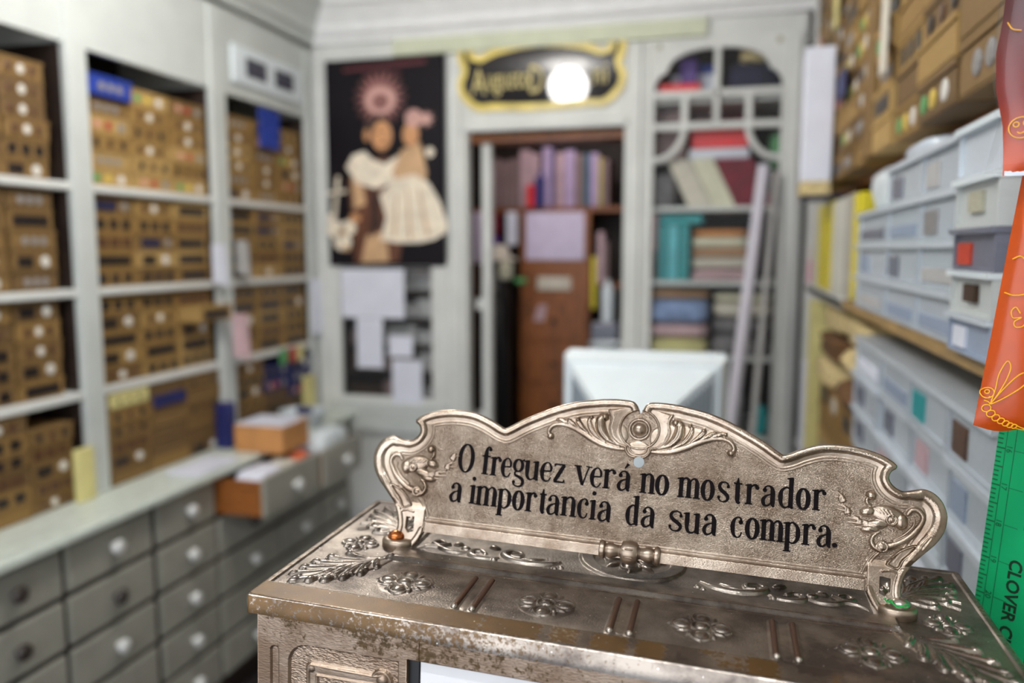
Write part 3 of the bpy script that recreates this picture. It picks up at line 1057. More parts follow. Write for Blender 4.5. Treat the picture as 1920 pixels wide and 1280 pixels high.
# shelves and boxes seen behind the left pane
CB = thing('back_cabinet', 'dim cabinet with shelves behind the left glass pane', 'cabinet', (-1.5, 3.62, 0.92))
mb = MB()
mb.box(-0.28, 0.28, 0.16, 0.17, 0, 0.66).box(-0.28, -0.27, -0.14, 0.16, 0, 0.66).box(0.27, 0.28, -0.14, 0.16, 0, 0.66)
mb.build('cabinet_body', M['brown_back'], CB)
for k, z in enumerate((0.0, 0.14, 0.27, 0.40, 0.53)):
    MB().box(-0.27, 0.27, -0.12, 0.16, z, z + 0.014).build('shelf', M['dark_wood'], CB)
    for j, (xa, xb, m, nm) in enumerate(((-0.26, -0.10, 'book_taupe', 'taupe'), (-0.09, 0.08, 'paper_grey', 'grey'), (0.09, 0.26, 'paper_grey', 'pale grey'))):
        mm = m
        if k < 2 and j < 2:
            mm = 'kraft_dark' if j == 0 else 'book_taupe'
        o = MB().box(-1.5 + xa, -1.5 + xb, 3.53, 3.76, 0.92 + z + 0.015, 0.92 + z + 0.015 + (0.09 if (j + k) % 2 else 0.065), 0.003).build('flat_box', M[mm])
        tag(o, 'flat box, %s shelf, %s, in the cabinet behind left glass pane' % (ORD[k], ['left side', 'centre', 'right side'][j]), 'box', 'boxes behind the left pane')

# ------------------------------------------------------------------ name plaque over the doorway
PQ = thing('name_plaque', 'black and gold scalloped name plaque above the back doorway', 'sign', (-0.785, 3.398, 2.385))


def plaque_outline(s):
    q = [(0.0, 0.146), (0.10, 0.140), (0.20, 0.122), (0.265, 0.095), (0.29, 0.10), (0.30, 0.135), (0.325, 0.145), (0.352, 0.138), (0.366, 0.11), (0.358, 0.07), (0.345, 0.045),
         (0.352, 0.02), (0.366, -0.005), (0.362, -0.05), (0.345, -0.08), (0.31, -0.115), (0.27, -0.135), (0.20, -0.132), (0.10, -0.138), (0.0, -0.14)]
    r = [(a * s, b * s if s == 1 else b * s) for a, b in q]
    return r + [(-a, b) for a, b in r[::-1][1:-1]]


def inset(poly, d):
    n = len(poly)
    out = []
    area = sum(poly[i][0] * poly[(i + 1) % n][1] - poly[(i + 1) % n][0] * poly[i][1] for i in range(n))
    sg = 1 if area > 0 else -1
    for i in range(n):
        a, b, c = poly[i - 1], poly[i], poly[(i + 1) % n]
        t = Vector((c[0] - a[0], c[1] - a[1])).normalized()
        nx, nz = -t.y * sg, t.x * sg
        out.append((b[0] + nx * d, b[1] + nz * d))
    return out


po = plaque_outline(1)
MB().prism(po, -0.014, 0.0).build('gold_border', M['gold'], PQ)
MB().prism(inset(po, 0.028), -0.017, -0.013).build('enamel_field', M['enamel'], PQ)


def text_mesh(name, body, size, m, parent, loc, rot=(R(90), 0, 0), sx=1.0, extrude=0.001, bold=0.0):
    c = bpy.data.curves.new(name, 'FONT')
    c.body = body
    c.size = size
    c.extrude = extrude
    c.offset = bold
    c.resolution_u = 3
    t = bpy.data.objects.new(name, c)
    COL.objects.link(t)
    dg = bpy.context.evaluated_depsgraph_get()
    dg.update()
    me = bpy.data.meshes.new_from_object(t.evaluated_get(dg))
    me.name = name
    bpy.data.objects.remove(t)
    me.materials.clear()
    me.materials.append(m)
    o = bpy.data.objects.new(name, me)
    COL.objects.link(o)
    o.parent = parent
    o.location = loc
    o.rotation_euler = rot
    o.scale = (sx, 1, 1)
    return o


text_mesh('lettering', 'A', 0.155, M['gold_dull'], PQ, (-0.30, -0.019, -0.065), sx=0.62)
text_mesh('lettering', 'ugusto', 0.125, M['gold_dull'], PQ, (-0.235, -0.019, -0.045), sx=0.58)
text_mesh('lettering', 'D', 0.165, M['gold_dull'], PQ, (-0.048, -0.019, -0.07), sx=0.55)
text_mesh('lettering', 'ni', 0.125, M['gold_dull'], PQ, (0.225, -0.019, -0.045), sx=0.75)

# opal globe lamp under the ceiling, lighting the shop
LP = thing('ceiling_lamp', 'opal globe lamp hanging under the shop ceiling', 'lamp', (-0.97, 1.80, 2.78))
MB().lathe([(0.06, 0), (0.06, -0.02), (0.012, -0.03), (0.012, -0.06)], 16).build('canopy', M['paint_bright'], LP, True)
MB().lathe([(0.0, 0.10), (0.06, 0.092), (0.105, 0.06), (0.122, 0.0), (0.105, -0.06), (0.06, -0.09), (0.0, -0.10)], 20, (0, 0, -0.125)).build('globe', M['lamp_glow'], LP, True)
FT = thing('added_batten_light', 'unseen fluorescent batten added on the ceiling to brighten the lid edge', 'lamp', (-0.45, -0.22, 2.78))  # out of view; added so the lid's front edge catches a bright line
MB().box(-0.80, 0.80, -0.04, 0.04, -0.05, 0.0, 0.006).build('housing', M['paint_bright'], FT)
MB().tube([(-0.76, 0, -0.075), (0.76, 0, -0.075)], 0.016, 14).build('tube', M['tube_glow'], FT, True)
for s in (-1, 1):
    MB().box(s * 0.775 - 0.012, s * 0.775 + 0.012, -0.02, 0.02, -0.10, -0.045, 0.004).build('end_cap', M['white_plastic'], FT)
bulb_light('back_room_fill_light', (-0.75, 3.85, 2.45), 0.06, 6.0, (1.0, 0.92, 0.92))  # added light without a fixture, brightens the room behind the doorway

# ------------------------------------------------------------------ back room seen through the doorway
structure('wall_back_room_side', MB().box(-1.55, -1.5, 3.9, 4.75, 0, 2.78), M['dark_wood'])
BS = thing('bookcase', 'dark bookcase across the back room behind the doorway', 'bookcase', (-0.95, 4.45, 0))
mb = MB()
mb.box(-0.5, 0.75, 0.24, 0.26, 0, 2.5)
mb.build('back_panel', M['dark_wood'], BS)
for z in (1.86, 2.36, 1.45, 1.0):
    MB().box(-0.5 if z > 1.8 else 0.27, 0.75, -0.15, 0.24, z, z + 0.025).build('shelf', M['brown_wood'], BS)
bk = [('book_taupe', 0.05, .27), ('book_taupe', 0.045, .25), ('book_taupe', .04, .26), ('book_taupe', 0.035, .27), ('book_rose', .055, .31), ('book_rose', .05, .29), ('book_blue', .022, .2), ('book_lilac', .05, .32), ('book_blue', .02, .30),
      ('book_rose', .05, .29), ('book_lilac', .06, .3), ('book_taupe', .05, .28), ('book_teal', .03, .28), ('book_lilac', .05, .28), ('binder_yellow', .015, .26), ('book_taupe', .04, .25)]
x = -1.275
CN = {'book_taupe': 'taupe', 'book_rose': 'rose', 'book_blue': 'dark blue', 'book_lilac': 'lilac', 'book_teal': 'teal', 'binder_yellow': 'yellow'}
for k, (m, w, h) in enumerate(bk):
    o = MB().box(x, x + w - 0.003, 4.30, 4.50, 1.886, 1.886 + h, 0.003).build('book', M[m])
    nth = ['first', 'second', 'third', 'fourth', 'fifth', 'sixth', 'seventh', 'eighth', 'ninth', 'tenth', 'eleventh', 'twelfth', 'thirteenth', 'fourteenth', 'fifteenth', 'last'][k]
    tag(o, 'upright %s book, %s from the left above the brown cabinet' % (CN[m], nth), 'book', 'books on the back room shelf')
    x += w
for (xa, xb, m, lab, h) in ((-1.06, -1.02, 'red', 'small red book leaning low among the back room books', .12), (-1.015, -0.96, 'book_blue', 'small dark blue book before the rose books', .16)):
    o = MB().box(xa, xb, 4.27, 4.297, 1.886, 1.886 + h, 0.003).build('book', M[m])
    tag(o, lab, 'book')
BC = thing('wooden_cabinet', 'brown wooden cabinet in the back room carrying a white notice', 'cabinet', (-0.885, 4.22, 0))
MB().box(-0.20, 0.185, 0, 0.07, 0, 1.855, 0.004).build('cabinet_body', M['brown_wood'], BC)
for k in range(6):
    z = 1.40 - 0.235 * (k + 1)
    d = MB().box(-0.18, 0.165, -0.012, 0.001, z, z + 0.215, 0.004).build('drawer', M['brown_wood'], BC)
    MB().lathe([(0.012, 0), (0.016, 0.012), (0.006, 0.02)], 12, (-0.008, -0.012, z + 0.11), 'y').build('knob', M['dark_wood'], d)
MB().box(-0.10, 0.085, -0.010, 0.001, 1.44, 1.51, 0.003).build('name_label', M['cream_cloth'], BC)
MB().box(-0.165, 0.155, -0.010, 0.001, 1.60, 1.855, 0.003).build('notice', M['lilac_paper'], BC)
MB().add([(-0.12, -0.0135, 1.27), (-0.06, -0.0135, 1.27), (-0.045, -0.0135, 1.36), (-0.09, -0.0135, 1.36), (-0.12, -0.0125, 1.27), (-0.06, -0.0125, 1.27), (-0.045, -0.0125, 1.36), (-0.09, -0.0125, 1.36)],
         [(0, 1, 2, 3), (7, 6, 5, 4), (0, 4, 5, 1), (1, 5, 6, 2), (2, 6, 7, 3), (3, 7, 4, 0)]).build('paper_scrap', M['book_rose'], BC)
# dark garment beside the cabinet, with pale hat and papers above
mb = MB()
mb.lathe([(0.085, 0), (0.10, 0.5), (0.095, 1.1), (0.10, 1.35), (0.07, 1.5), (0.03, 1.56)], 18, (-1.18, 4.06, 0), sy=0.7)
for k in range(5):
    a = -1.0 + 0.5 * k
    mb.tube([(-1.18 + 0.09 * math.sin(a), 4.06 - 0.06 * math.cos(a), 0.05), (-1.18 + 0.085 * math.sin(a * 1.1), 4.06 - 0.06 * math.cos(a), 1.0), (-1.18 + 0.06 * math.sin(a), 4.06 - 0.05 * math.cos(a), 1.45)], 0.018, 8)
o = mb.build('hanging_coat', M['black'], smooth=True)
tag(o, 'long black coat hanging just left of the brown cabinet', 'coat')
o = MB().lathe([(0.10, 0.0), (0.098, 0.012), (0.06, 0.02), (0.055, 0.06), (0.035, 0.078), (0, 0.082)], 20, (-1.155, 4.05, 1.60)).build('pale_hat', M['cream_cloth'], smooth=True)
tag(o, 'pale hat resting on top of the black coat', 'hat')
soft_block('pale_scarf', -1.13, -1.06, 3.95, 3.99, 1.50, 1.60, M['ivory_cloth'], 'pale scarf hanging under the pale hat', 'scarf', 12)
o = MB().box(-1.06, -0.99, 3.98, 4.03, 1.48, 1.51, 0.012).build('green_packet', M['btn_green'])
tag(o, 'small green packet beside the coat collar', 'packet')
o = MB().box(-1.135, -1.075, 4.12, 4.14, 1.68, 1.855, 0.004).build('white_packet', M['white_paper'])
tag(o, 'white packet hanging above the pale hat, left of the notice', 'packet')
o = MB().box(-1.24, -1.18, 4.12, 4.17, 1.73, 1.85, 0.01).build('red_bundle', M['maroon'])
tag(o, 'dark red bundle hanging at the left of the white packet', 'bundle')
o = MB().box(-1.26, -1.18, 4.10, 4.16, 1.66, 1.725, 0.01).build('purple_bundle', M['purple'])
tag(o, 'purple bundle hanging below the dark red one', 'bundle')
o = MB().box(-1.45, -1.30, 4.0, 4.2, 0, 1.58, 0.004).build('side_cupboard', M['brown_wood'])
tag(o, 'narrow brown cupboard glimpsed left of the inner door stile', 'cupboard')
o = MB().box(-1.45, -1.25, 4.02, 4.2, 1.582, 1.85, 0.004).build('lilac_box', M['lilac_paper'])
tag(o, 'lilac box on the narrow cupboard left of the inner stile', 'box')
for (xa, xb, z0, z1, m, nm) in ((-0.66, -0.625, 1.47, 1.75, 'book_rose', 'rose'), (-0.69, -0.665, 1.34, 1.62, 'binder_yellow', 'yellow'), (-0.62, -0.60, 1.47, 1.70, 'book_taupe', 'taupe')):
    o = MB().box(xa, xb, 4.21, 4.285, 1.476 if nm != 'yellow' else 1.34, z1, 0.003).build('folder', M[m])
    tag(o, '%s folder standing right of the brown cabinet in the back room' % nm, 'folder')
WS = thing('side_table', 'small dark table standing just inside the back doorway', 'table', (-0.6, 3.85, 0))
MB().box(-0.09, 0.16, -0.15, 0.15, 1.12, 1.145).build('tabletop', M['dark_wood'], WS)
for sx in (-0.07, 0.14):
    for sy in (-0.13, 0.13):
        MB().box(sx - 0.015, sx + 0.015, sy - 0.015, sy + 0.015, 0, 1.12).build('leg', M['dark_wood'], WS)
o = MB().lathe([(0.03, 0), (0.032, 0.16), (0.028, 0.17), (0.012, 0.19), (0.012, 0.21)], 18, (-0.56, 3.93, 1.30)).build('white_bottle', M['white_plastic'], smooth=True)
tag(o, 'tall white bottle standing on pale box inside doorway', 'bottle')
o = MB().box(-0.63, -0.50, 3.86, 3.99, 1.146, 1.298, 0.006).build('pale_box', M['plastic_grey'])
tag(o, 'grey box under the white bottle inside the doorway', 'box')
o = MB().lathe([(0.03, 0), (0.05, 0.02), (0.085, 0.07), (0.08, 0.072), (0.045, 0.025), (0, 0.012)], 24, (-0.54, 3.74, 1.147)).build('white_bowl', M['white_plastic'], smooth=True)
tag(o, 'wide white bowl on the small table inside the doorway', 'bowl')

# ------------------------------------------------------------------ shelves behind the right glazed panel
DCB = thing('display_cupboard', 'tall cupboard of cloth and boxes behind the right glazed bars', 'cupboard', (-0.055, 3.75, 0))
mb = MB()
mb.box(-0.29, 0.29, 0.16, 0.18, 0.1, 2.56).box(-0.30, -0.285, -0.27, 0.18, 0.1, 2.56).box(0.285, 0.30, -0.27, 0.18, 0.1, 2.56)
mb.build('cupboard_body', M['brown_back'], DCB)
for z in (2.255, 1.815, 1.505, 1.19, 0.85):
    MB().box(-0.285, 0.285, -0.305, 0.16, z, z + 0.018).build('shelf', M['paint_grey'], DCB)


def item(name, x0, x1, y0, y1, z0, z1, m, label, cat, bev=0.006, group=None):
    o = MB().box(x0, x1, y0, y1, z0, z1, bev).build(name, M[m])
    return tag(o, label, cat, group)


_before = set(COL.objects)
# top light
item('red_box', -0.29, -0.12, 3.52, 3.66, 2.275, 2.335, 'red', 'pinkish red box at bottom left of the arched top light', 'box')
item('white_packet', -0.25, -0.05, 3.68, 3.8, 2.275, 2.40, 'white_paper', 'white packet behind the red box in arched light', 'packet')
item('purple_box', -0.21, -0.14, 3.60, 3.67, 2.337, 2.45, 'purple', 'upright purple box standing on the red box', 'box')
item('blue_box', -0.13, -0.06, 3.69, 3.78, 2.402, 2.44, 'blue_box', 'small blue box on the white packet in arched light', 'box')
soft_block('navy_bundle', -0.02, 0.20, 3.52, 3.74, 2.274, 2.42, M['navy_cloth'], 'large navy cloth bundle filling right half of arched light', 'cloth', 21)
soft_block('tan_bundle', 0.03, 0.17, 3.56, 3.72, 2.415, 2.48, M['trim_tan'], 'small tan bundle lying on the navy cloth', 'cloth', 22)
# middle
item('red_carton', -0.155, 0.075, 3.56, 3.72, 2.075, 2.15, 'red', 'bright red carton with white lower edge behind centre bars', 'box')
item('white_carton', -0.165, 0.08, 3.55, 3.73, 2.03, 2.073, 'white_paper', 'flat white carton under the bright red carton', 'box')
item('taupe_box', -0.335, -0.18, 3.6, 3.8, 2.03, 2.24, 'book_taupe', 'taupe box behind the small upper left panes', 'box')
item('brown_box', -0.17, -0.06, 3.74, 3.88, 2.152, 2.245, 'book_taupe', 'brownish box behind the second small pane', 'box')
item('maroon_box', -0.04, 0.10, 3.74, 3.88, 2.152, 2.24, 'maroon', 'maroon box behind the third small pane', 'box')
item('green_box', 0.165, 0.205, 3.6, 3.8, 1.99, 2.13, 'btn_green', 'dark green box behind the right curved bar', 'box')


def leaning(name, xb, xt, w, z0, z1, y0, y1, m, label, cat, group=None):
    mb = MB()
    mb.add([(xb, y0, z0), (xb + w, y0, z0), (xt + w, y0, z1), (xt, y0, z1), (xb, y1, z0), (xb + w, y1, z0), (xt + w, y1, z1), (xt, y1, z1)],
           [(0, 1, 2, 3), (7, 6, 5, 4), (0, 4, 5, 1), (1, 5, 6, 2), (2, 6, 7, 3), (3, 7, 4, 0)])
    return tag(mb.build(name, M[m]), label, cat, group)


leaning('cloth_bolt', -0.16, -0.255, 0.095, 1.835, 2.028, 3.54, 3.78, 'cream_cloth', 'cream cloth bolt leaning, leftmost under the red carton', 'cloth')
leaning('cloth_bolt', -0.06, -0.155, 0.09, 1.835, 2.028, 3.54, 3.78, 'ivory_cloth', 'ivory cloth bolt leaning between cream and maroon bolts', 'cloth')
leaning('cloth_bolt', 0.035, -0.06, 0.15, 1.835, 2.028, 3.54, 3.78, 'maroon', 'maroon cloth bolt leaning right of the ivory bolt', 'cloth')
soft_block('grey_bundle', -0.335, -0.215, 3.54, 3.70, 1.834, 1.98, M['grey_cloth'], 'grey patterned bundle at left of the leaning bolts', 'cloth', 23)
# teal / linen shelf
for k, (xa, xb, m, nm) in enumerate(((-0.335, -0.285, 'grey_cloth', 'grey'), (-0.28, -0.245, 'teal', 'dark teal'), (-0.24, -0.20, 'teal_light', 'light teal'), (-0.195, -0.155, 'teal', 'teal'))):
    item('folder', xa, xb, 3.55, 3.78, 1.524, 1.76, m, '%s folder upright on middle shelf behind glazed panel' % nm, 'folder', 0.003, 'folders behind the glazed panel')
item('teal_carton', -0.28, -0.10, 3.55, 3.75, 1.762, 1.80, 'teal', 'flat teal carton lying across the upright folders', 'box')
item('pink_packet', -0.335, -0.285, 3.52, 3.545, 1.65, 1.81, 'pink_cloth', 'pale pink packet hanging at the left edge of middle shelf', 'packet')
for k, (m, h, nm) in enumerate((('pink_cloth', .05, 'pinkish'), ('cream_cloth', .05, 'cream'), ('tan_cloth', .04, 'tan'), ('ivory_cloth', .045, 'ivory'), ('orange_cloth', .03, 'orange'))):
    z = 1.5235 + sum((.05, .05, .04, .045, .03)[:k])
    soft_block('folded_cloth', -0.145, 0.13 - 0.01 * k, 3.53, 3.76, z, z + h, M[m], '%s folded cloth, %s in the pile on the middle shelf' % (nm, ['lowest', 'second', 'third', 'fourth', 'topmost'][k]), 'cloth', 30 + k, 0.08, 'folded cloths on the middle shelf')
# lower shelf
for k, (m, h, nm) in enumerate((('yellow_cloth', .07, 'pale yellow'), ('pink_cloth', .06, 'dusty pink'), ('blue_cloth', .11, 'pale blue'), ('tan_cloth', .03, 'tan'))):
    z = 1.209 + sum((.07, .06, .11, .03)[:k])
    soft_block('folded_cloth', -0.335, -0.06, 3.52, 3.76, z, z + h, M[m], '%s folded cloth, %s in the pile below the folders' % (nm, ['lowest', 'second', 'third', 'topmost'][k]), 'cloth', 40 + k, 0.15, 'folded cloths below the folders')
for k, (m, h, nm) in enumerate((('grey_cloth', .09, 'dark grey'), ('grey_cloth', .07, 'grey'), ('cream_cloth', .07, 'cream'), ('ivory_cloth', .03, 'ivory'))):
    z = 1.209 + sum((.09, .07, .07, .03)[:k])
    soft_block('folded_cloth', -0.05, 0.20, 3.52, 3.76, z, z + h, M[m], '%s folded cloth, %s in the right pile behind the leaning rolls' % (nm, ['lowest', 'second', 'third', 'topmost'][k]), 'cloth', 50 + k, 0.15, 'folded cloths behind the rolls')
soft_block('green_bundle', 0.12, 0.19, 3.53, 3.62, 0.869, 1.0, M['teal'], 'small dark green bundle low behind the leaning rolls', 'cloth', 61)
soft_block('grey_bundle', -0.1, 0.1, 3.53, 3.72, 0.869, 1.05, M['grey_cloth'], 'grey bundle on lowest shelf behind the leaning rolls', 'cloth', 62)

for o in [q for q in COL.objects if q not in _before and q.parent is None]:
    o.location.y -= 0.075

# long white rolls leaning against the glazed panel
for k, (b, t, r, lab) in enumerate((((-0.06, 3.00, 0.02), (0.135, 3.36, 1.985), 0.024, 'thick white roll leaning on the glazed panel'),
                                    ((0.06, 3.0, 0.016), (0.182, 3.365, 1.96), 0.012, 'thin grey-white roll leaning right of the thick one'))):
    o = MB().tube([b, tuple((Vector(b) + Vector(t)) / 2), t], r, 14).build('leaning_roll', M['tube'] if k != 1 else M['paper_grey'], smooth=True)
    tag(o, lab, 'roll')

# ------------------------------------------------------------------ computer monitor seen from behind, on a desk
DK = thing('desk', 'plain dark desk carrying the white monitor', 'desk', (-0.19, 1.85, 0))
MB().box(-0.26, 0.24, -0.25, 0.35, 1.0, 1.03, 0.004).build('desktop', M['dark_wood'], DK)
for sx in (-0.19, 0.21):
    for sy in (-0.22, 0.32):
        MB().box(sx - 0.02, sx + 0.02, sy - 0.02, sy + 0.02, 0, 1.0).build('leg', M['dark_wood'], DK)
MN = thing('monitor', 'white box-shaped computer monitor seen from behind on the desk', 'monitor', (-0.19, 2.0, 1.031))


def frustum(mb, r0, r1, y0, y1):
    (a0, b0, c0, d0), (a1, b1, c1, d1) = r0, r1
    vs = [(a0, y0, c0), (b0, y0, c0), (b0, y0, d0), (a0, y0, d0), (a1, y1, c1), (b1, y1, c1), (b1, y1, d1), (a1, y1, d1)]
    return mb.add(vs, [(0, 1, 2, 3), (7, 6, 5, 4), (0, 4, 5, 1), (1, 5, 6, 2), (2, 6, 7, 3), (3, 7, 4, 0)])


mb = MB()
mb.box(-0.204, 0.204, -0.02, 0.035, 0.03, 0.368, 0.012)
frustum(mb, (-0.199, 0.199, 0.036, 0.362), (-0.186, 0.186, 0.045, 0.348), -0.019, -0.07)
mb.build('bezel', M['white_plastic'], MN)
mb = MB()
frustum(mb, (-0.178, 0.178, 0.045, 0.342), (-0.068, 0.068, 0.06, 0.262), -0.068, -0.27)
frustum(mb, (-0.068, 0.068, 0.06, 0.262), (-0.056, 0.056, 0.075, 0.242), -0.27, -0.31)
mb.build('rear_housing', M['white_plastic'], MN)
for s in (-1, 1):
    mb = MB()
    for k in range(11):
        t = 0.12 + 0.07 * k
        x = 0.178 + (0.068 - 0.178) * t
        y = -0.068 + (-0.27 + 0.068) * t
        zt = 0.342 + (0.262 - 0.342) * t
        mb.box(s * (x + 0.0005) - 0.003, s * (x + 0.0005) + 0.003, y - 0.0045, y + 0.0045, 0.08, zt - 0.02)
    mb.build('vent_slots', M['vent_grey'], MN)
MB().lathe([(0.13, 0), (0.125, 0.012), (0.06, 0.02), (0.05, 0.045)], 24).build('stand', M['white_plastic'], MN, True)

# ------------------------------------------------------------------ right wall: open shelving of boxes and plastic drawers
XR = 0.29
SR = thing('shelving_unit', 'open shelving of plastic drawers and brown boxes along the right wall', 'shelving', (XR, 2.0, 0))
MB().box(0.0, 0.42, -1.06, 1.15, 1.503, 1.525, 0.003).build('shelf', M['shelf_wood'], SR)
MB().box(0.07, 0.42, -1.06, 1.33, 1.838, 1.852, 0.003).build('shelf', M['brown_wood'], SR)
MB().box(0.0, 0.42, -1.06, 1.33, 0.88, 0.90, 0.003).build('shelf', M['paint_grey'], SR)
MB().box(0.42, 0.44, -1.08, 1.36, 0, 2.70).build('back_panel', M['brown_back'], SR)
MB().box(0.01, 0.42, -1.08, -1.062, 0, 2.70).build('upright', M['brown_wood'], SR)
MB().box(0.01, 0.42, 1.34, 1.36, 0, 2.70).build('upright', M['paint_grey'], SR)
MB().box(0.02, 0.42, -1.06, 1.33, 0.0, 0.878).build('base_cupboard', M['paint_grey'], SR)
MB().box(0.0, 0.10, 0.19, 1.15, 1.499, 1.529, 0.003).build('shelf_edge', M['paint_grey'], SR)

ROT_R = (0, 0, math.pi)
rnd = random.Random(9)
CNAME = ['first', 'second', 'third', 'fourth', 'fifth', 'sixth', 'seventh', 'eighth', 'ninth']
cols_r = [(0.96, 1.235), (1.245, 1.475), (1.485, 1.69), (1.70, 1.88), (2.00, 2.18), (2.19, 2.37), (2.38, 2.56), (2.57, 2.75), (2.76, 2.94), (2.95, 3.13)]
for ci, (y0, y1) in enumerate(cols_r):
    zmax = 1.65 + 0.33 * y1 + 0.04
    h = 0.075 if ci == 0 else 0.062
    k = 0
    while 1.853 + k * h < zmax - 0.02 and k < 12:
        jit = rnd.uniform(0, 0.012)
        s = rnd.choice([3, 4, 5, 0, 1, 2, None, 7, 9, 8])
        if ci == 0:
            s = [4, None, 0, None, 5][k % 5]
        mk = 'kraft%d' % rnd.choice([0, 1, 2, 3, 5, 4])
        lab = 'brown box %s, %s up, %s stack from camera, top of right shelving' % (LOOK.get(s, 'with plain front'), ORD[k], (CNAME + ['tenth'])[ci])
        lab = lab.replace('lowest up', 'lowest').replace('from camera', 'from shop front')
        if len(lab.split()) > 16:
            lab = 'brown box, %s of %s stack from shop front, top of right shelving' % (ORD[k], (CNAME + ['tenth'])[ci])
        make_box(mk, s, (XR + 0.004 + jit, y1, 1.853 + k * h), y1 - y0, h - 0.0015, lab, 'button boxes on the right shelving', rot=ROT_R)
        k += 1
item('cardboard_divider', 0.291, 0.50, 1.892, 1.99, 1.853, 2.40, 'kraft2', 'tall brown cardboard divider between stacks on upper right shelving', 'box', 0.004)
item('cream_strip', 0.280, 0.286, 1.70, 1.755, 1.99, 2.30, 'cream_cloth', 'cream strip hanging before brown stacks beside the tall divider', 'card', 0.001)
item('cream_strip', 0.280, 0.286, 2.49, 2.56, 2.28, 2.58, 'cream_box', 'yellowish strip hanging above the tall white carton', 'card', 0.001)
item('blue_card', 0.282, 0.287, 2.27, 2.42, 2.055, 2.125, 'navy_box', 'small navy card on brown boxes beside the tall white carton', 'card', 0.001)
o = MB().box(0.206, 0.289, 2.52, 2.62, 1.851, 2.235, 0.004).build('white_carton', M['white_paper'])
tag(o, 'tall white carton hanging on the front of upper right shelving near the back pillar', 'box')
MB().box(0.2055, 0.2895, 2.5195, 2.6205, 1.812, 1.853, 0.003).build('carton_base', M['trim_tan'], o)
soft_block('dark_bag', 0.205, 0.40, 2.50, 2.64, 1.797, 1.813, M['btn_navy'], 'dark navy bag under the tall white carton', 'bag', 71)

# binders and small packets on the middle shelf
for (y0, y1, m, h, lab) in ((3.10, 3.145, 'pink', .085, 'small pink packet on right shelf against the back pillar'),
                            (2.86, 3.06, 'binder_white', .27, 'white box file farthest along the right shelf'),
                            (2.50, 2.85, 'binder_yellow', .265, 'wide bright yellow box file on right shelf'),
                            (2.25, 2.49, 'binder_white', .26, 'white box file between the two yellow ones'),
                            (2.12, 2.24, 'binder_grey', .26, 'greyish box file left of the narrow yellow one'),
                            (2.01, 2.11, 'binder_yellow', .255, 'narrow yellow box file beside the plastic drawers')):
    o = MB().box(XR + 0.005, XR + 0.28, y0, y1, 1.531, 1.531 + h, 0.004).build('box_file' if 'file' in lab else 'packet', M[m])
    tag(o, lab, 'file' if 'file' in lab else 'packet')
item('orange_packet', 0.30, 0.42, 3.11, 3.14, 1.616, 1.66, 'orange_card', 'small orange packet standing on the pink packet', 'packet', 0.003)

PL_PROTO = {}


def plastic_mesh(kind):
    if kind in PL_PROTO:
        return PL_PROTO[kind]
    mb = MB()
    if kind == 'body':
        mb.box(-0.26, -0.004, 0.0, 1.0, 0.0, 0.86, 0.0)
        mb.box(-0.004, 0.0, 0.0, 0.04, 0.0, 0.86).box(-0.004, 0.0, 0.96, 1.0, 0.0, 0.86).box(-0.004, 0.0, 0.04, 0.96, 0.0, 0.08)
    elif kind == 'lid':
        mb.box(-0.262, 0.006, -0.01, 1.01, 0.86, 0.99)
    elif kind == 'contents':
        mb.box(-0.004, -0.001, 0.10, 0.42, 0.14, 0.66)
    elif kind == 'contents2':
        mb.box(-0.004, -0.001, 0.10, 0.88, 0.14, 0.42)
    elif kind == 'label':
        mb.box(-0.004, 0.0015, 0.36, 0.64, 0.30, 0.70)
    elif kind == 'catch':
        mb.box(0.0, 0.010, 0.42, 0.58, 0.62, 0.9)
    PL_PROTO[kind] = mb
    return mb


PL_ME = {}


def plastic_box(name, loc, w, h, body, lid, content, cmat, label, group, rot=ROT_R, cat='box', extra=None):
    def me_of(kind, m):
        key = (kind, m)
        if key not in PL_ME:
            p = plastic_mesh(kind).build(kind if kind != 'contents2' else 'contents', M[m])
            PL_ME[key] = p.data
            COL.objects.unlink(p)
            bpy.data.objects.remove(p)
        return PL_ME[key]
    o = bpy.data.objects.new(name, me_of('body', body))
    COL.objects.link(o)
    o.location = loc
    o.rotation_euler = rot
    o.scale = (1, w, h)
    tag(o, label, cat, group)
    lst = [('lid', 'lid', lid)]
    if content:
        lst.append(('contents', content, cmat))
    for e in (extra or []):
        lst.append(e)
    for nm, kind, m in lst:
        c = bpy.data.objects.new(nm, me_of(kind, m))
        COL.objects.link(c)
        c.parent = o
    return o


rnd = random.Random(4)
pc = [(1.135, 1.37), (1.375, 1.63), (1.635, 1.965)]
cm = ['plastic_blue', 'paper_grey', 'book_lilac', 'plastic_blue', 'plastic_grey', 'pink_cloth', 'white_paper', 'btn_grey']
for ci, (y0, y1) in enumerate(pc):
    n = 4 if ci < 2 else 3
    h = 0.0685
    for k in range(n):
        c = rnd.choice(cm)
        lab = 'frosted plastic box, %s up in %s stack from shop front, middle right shelf' % (ORD[k], CNAME[ci])
        lab = lab.replace('lowest up', 'lowest')
        plastic_box('plastic_box', (XR - 0.002, y1, 1.527 + k * h), y1 - y0, h, 'plastic_clear', 'plastic_pale', rnd.choice(['contents', 'contents2']), c, lab, 'plastic boxes on the middle right shelf')
soft_block('white_bag', 0.295, 0.50, 1.64, 1.98, 1.7335, 1.834, M['white_plastic'], 'rumpled white bag lying on top of plastic boxes', 'bag', 81, 0.35)
soft_block('clear_bag', 0.297, 0.48, 1.38, 1.62, 1.802, 1.835, M['plastic_pale'], 'flat pale bag over second stack of plastic boxes', 'bag', 82, 0.2)
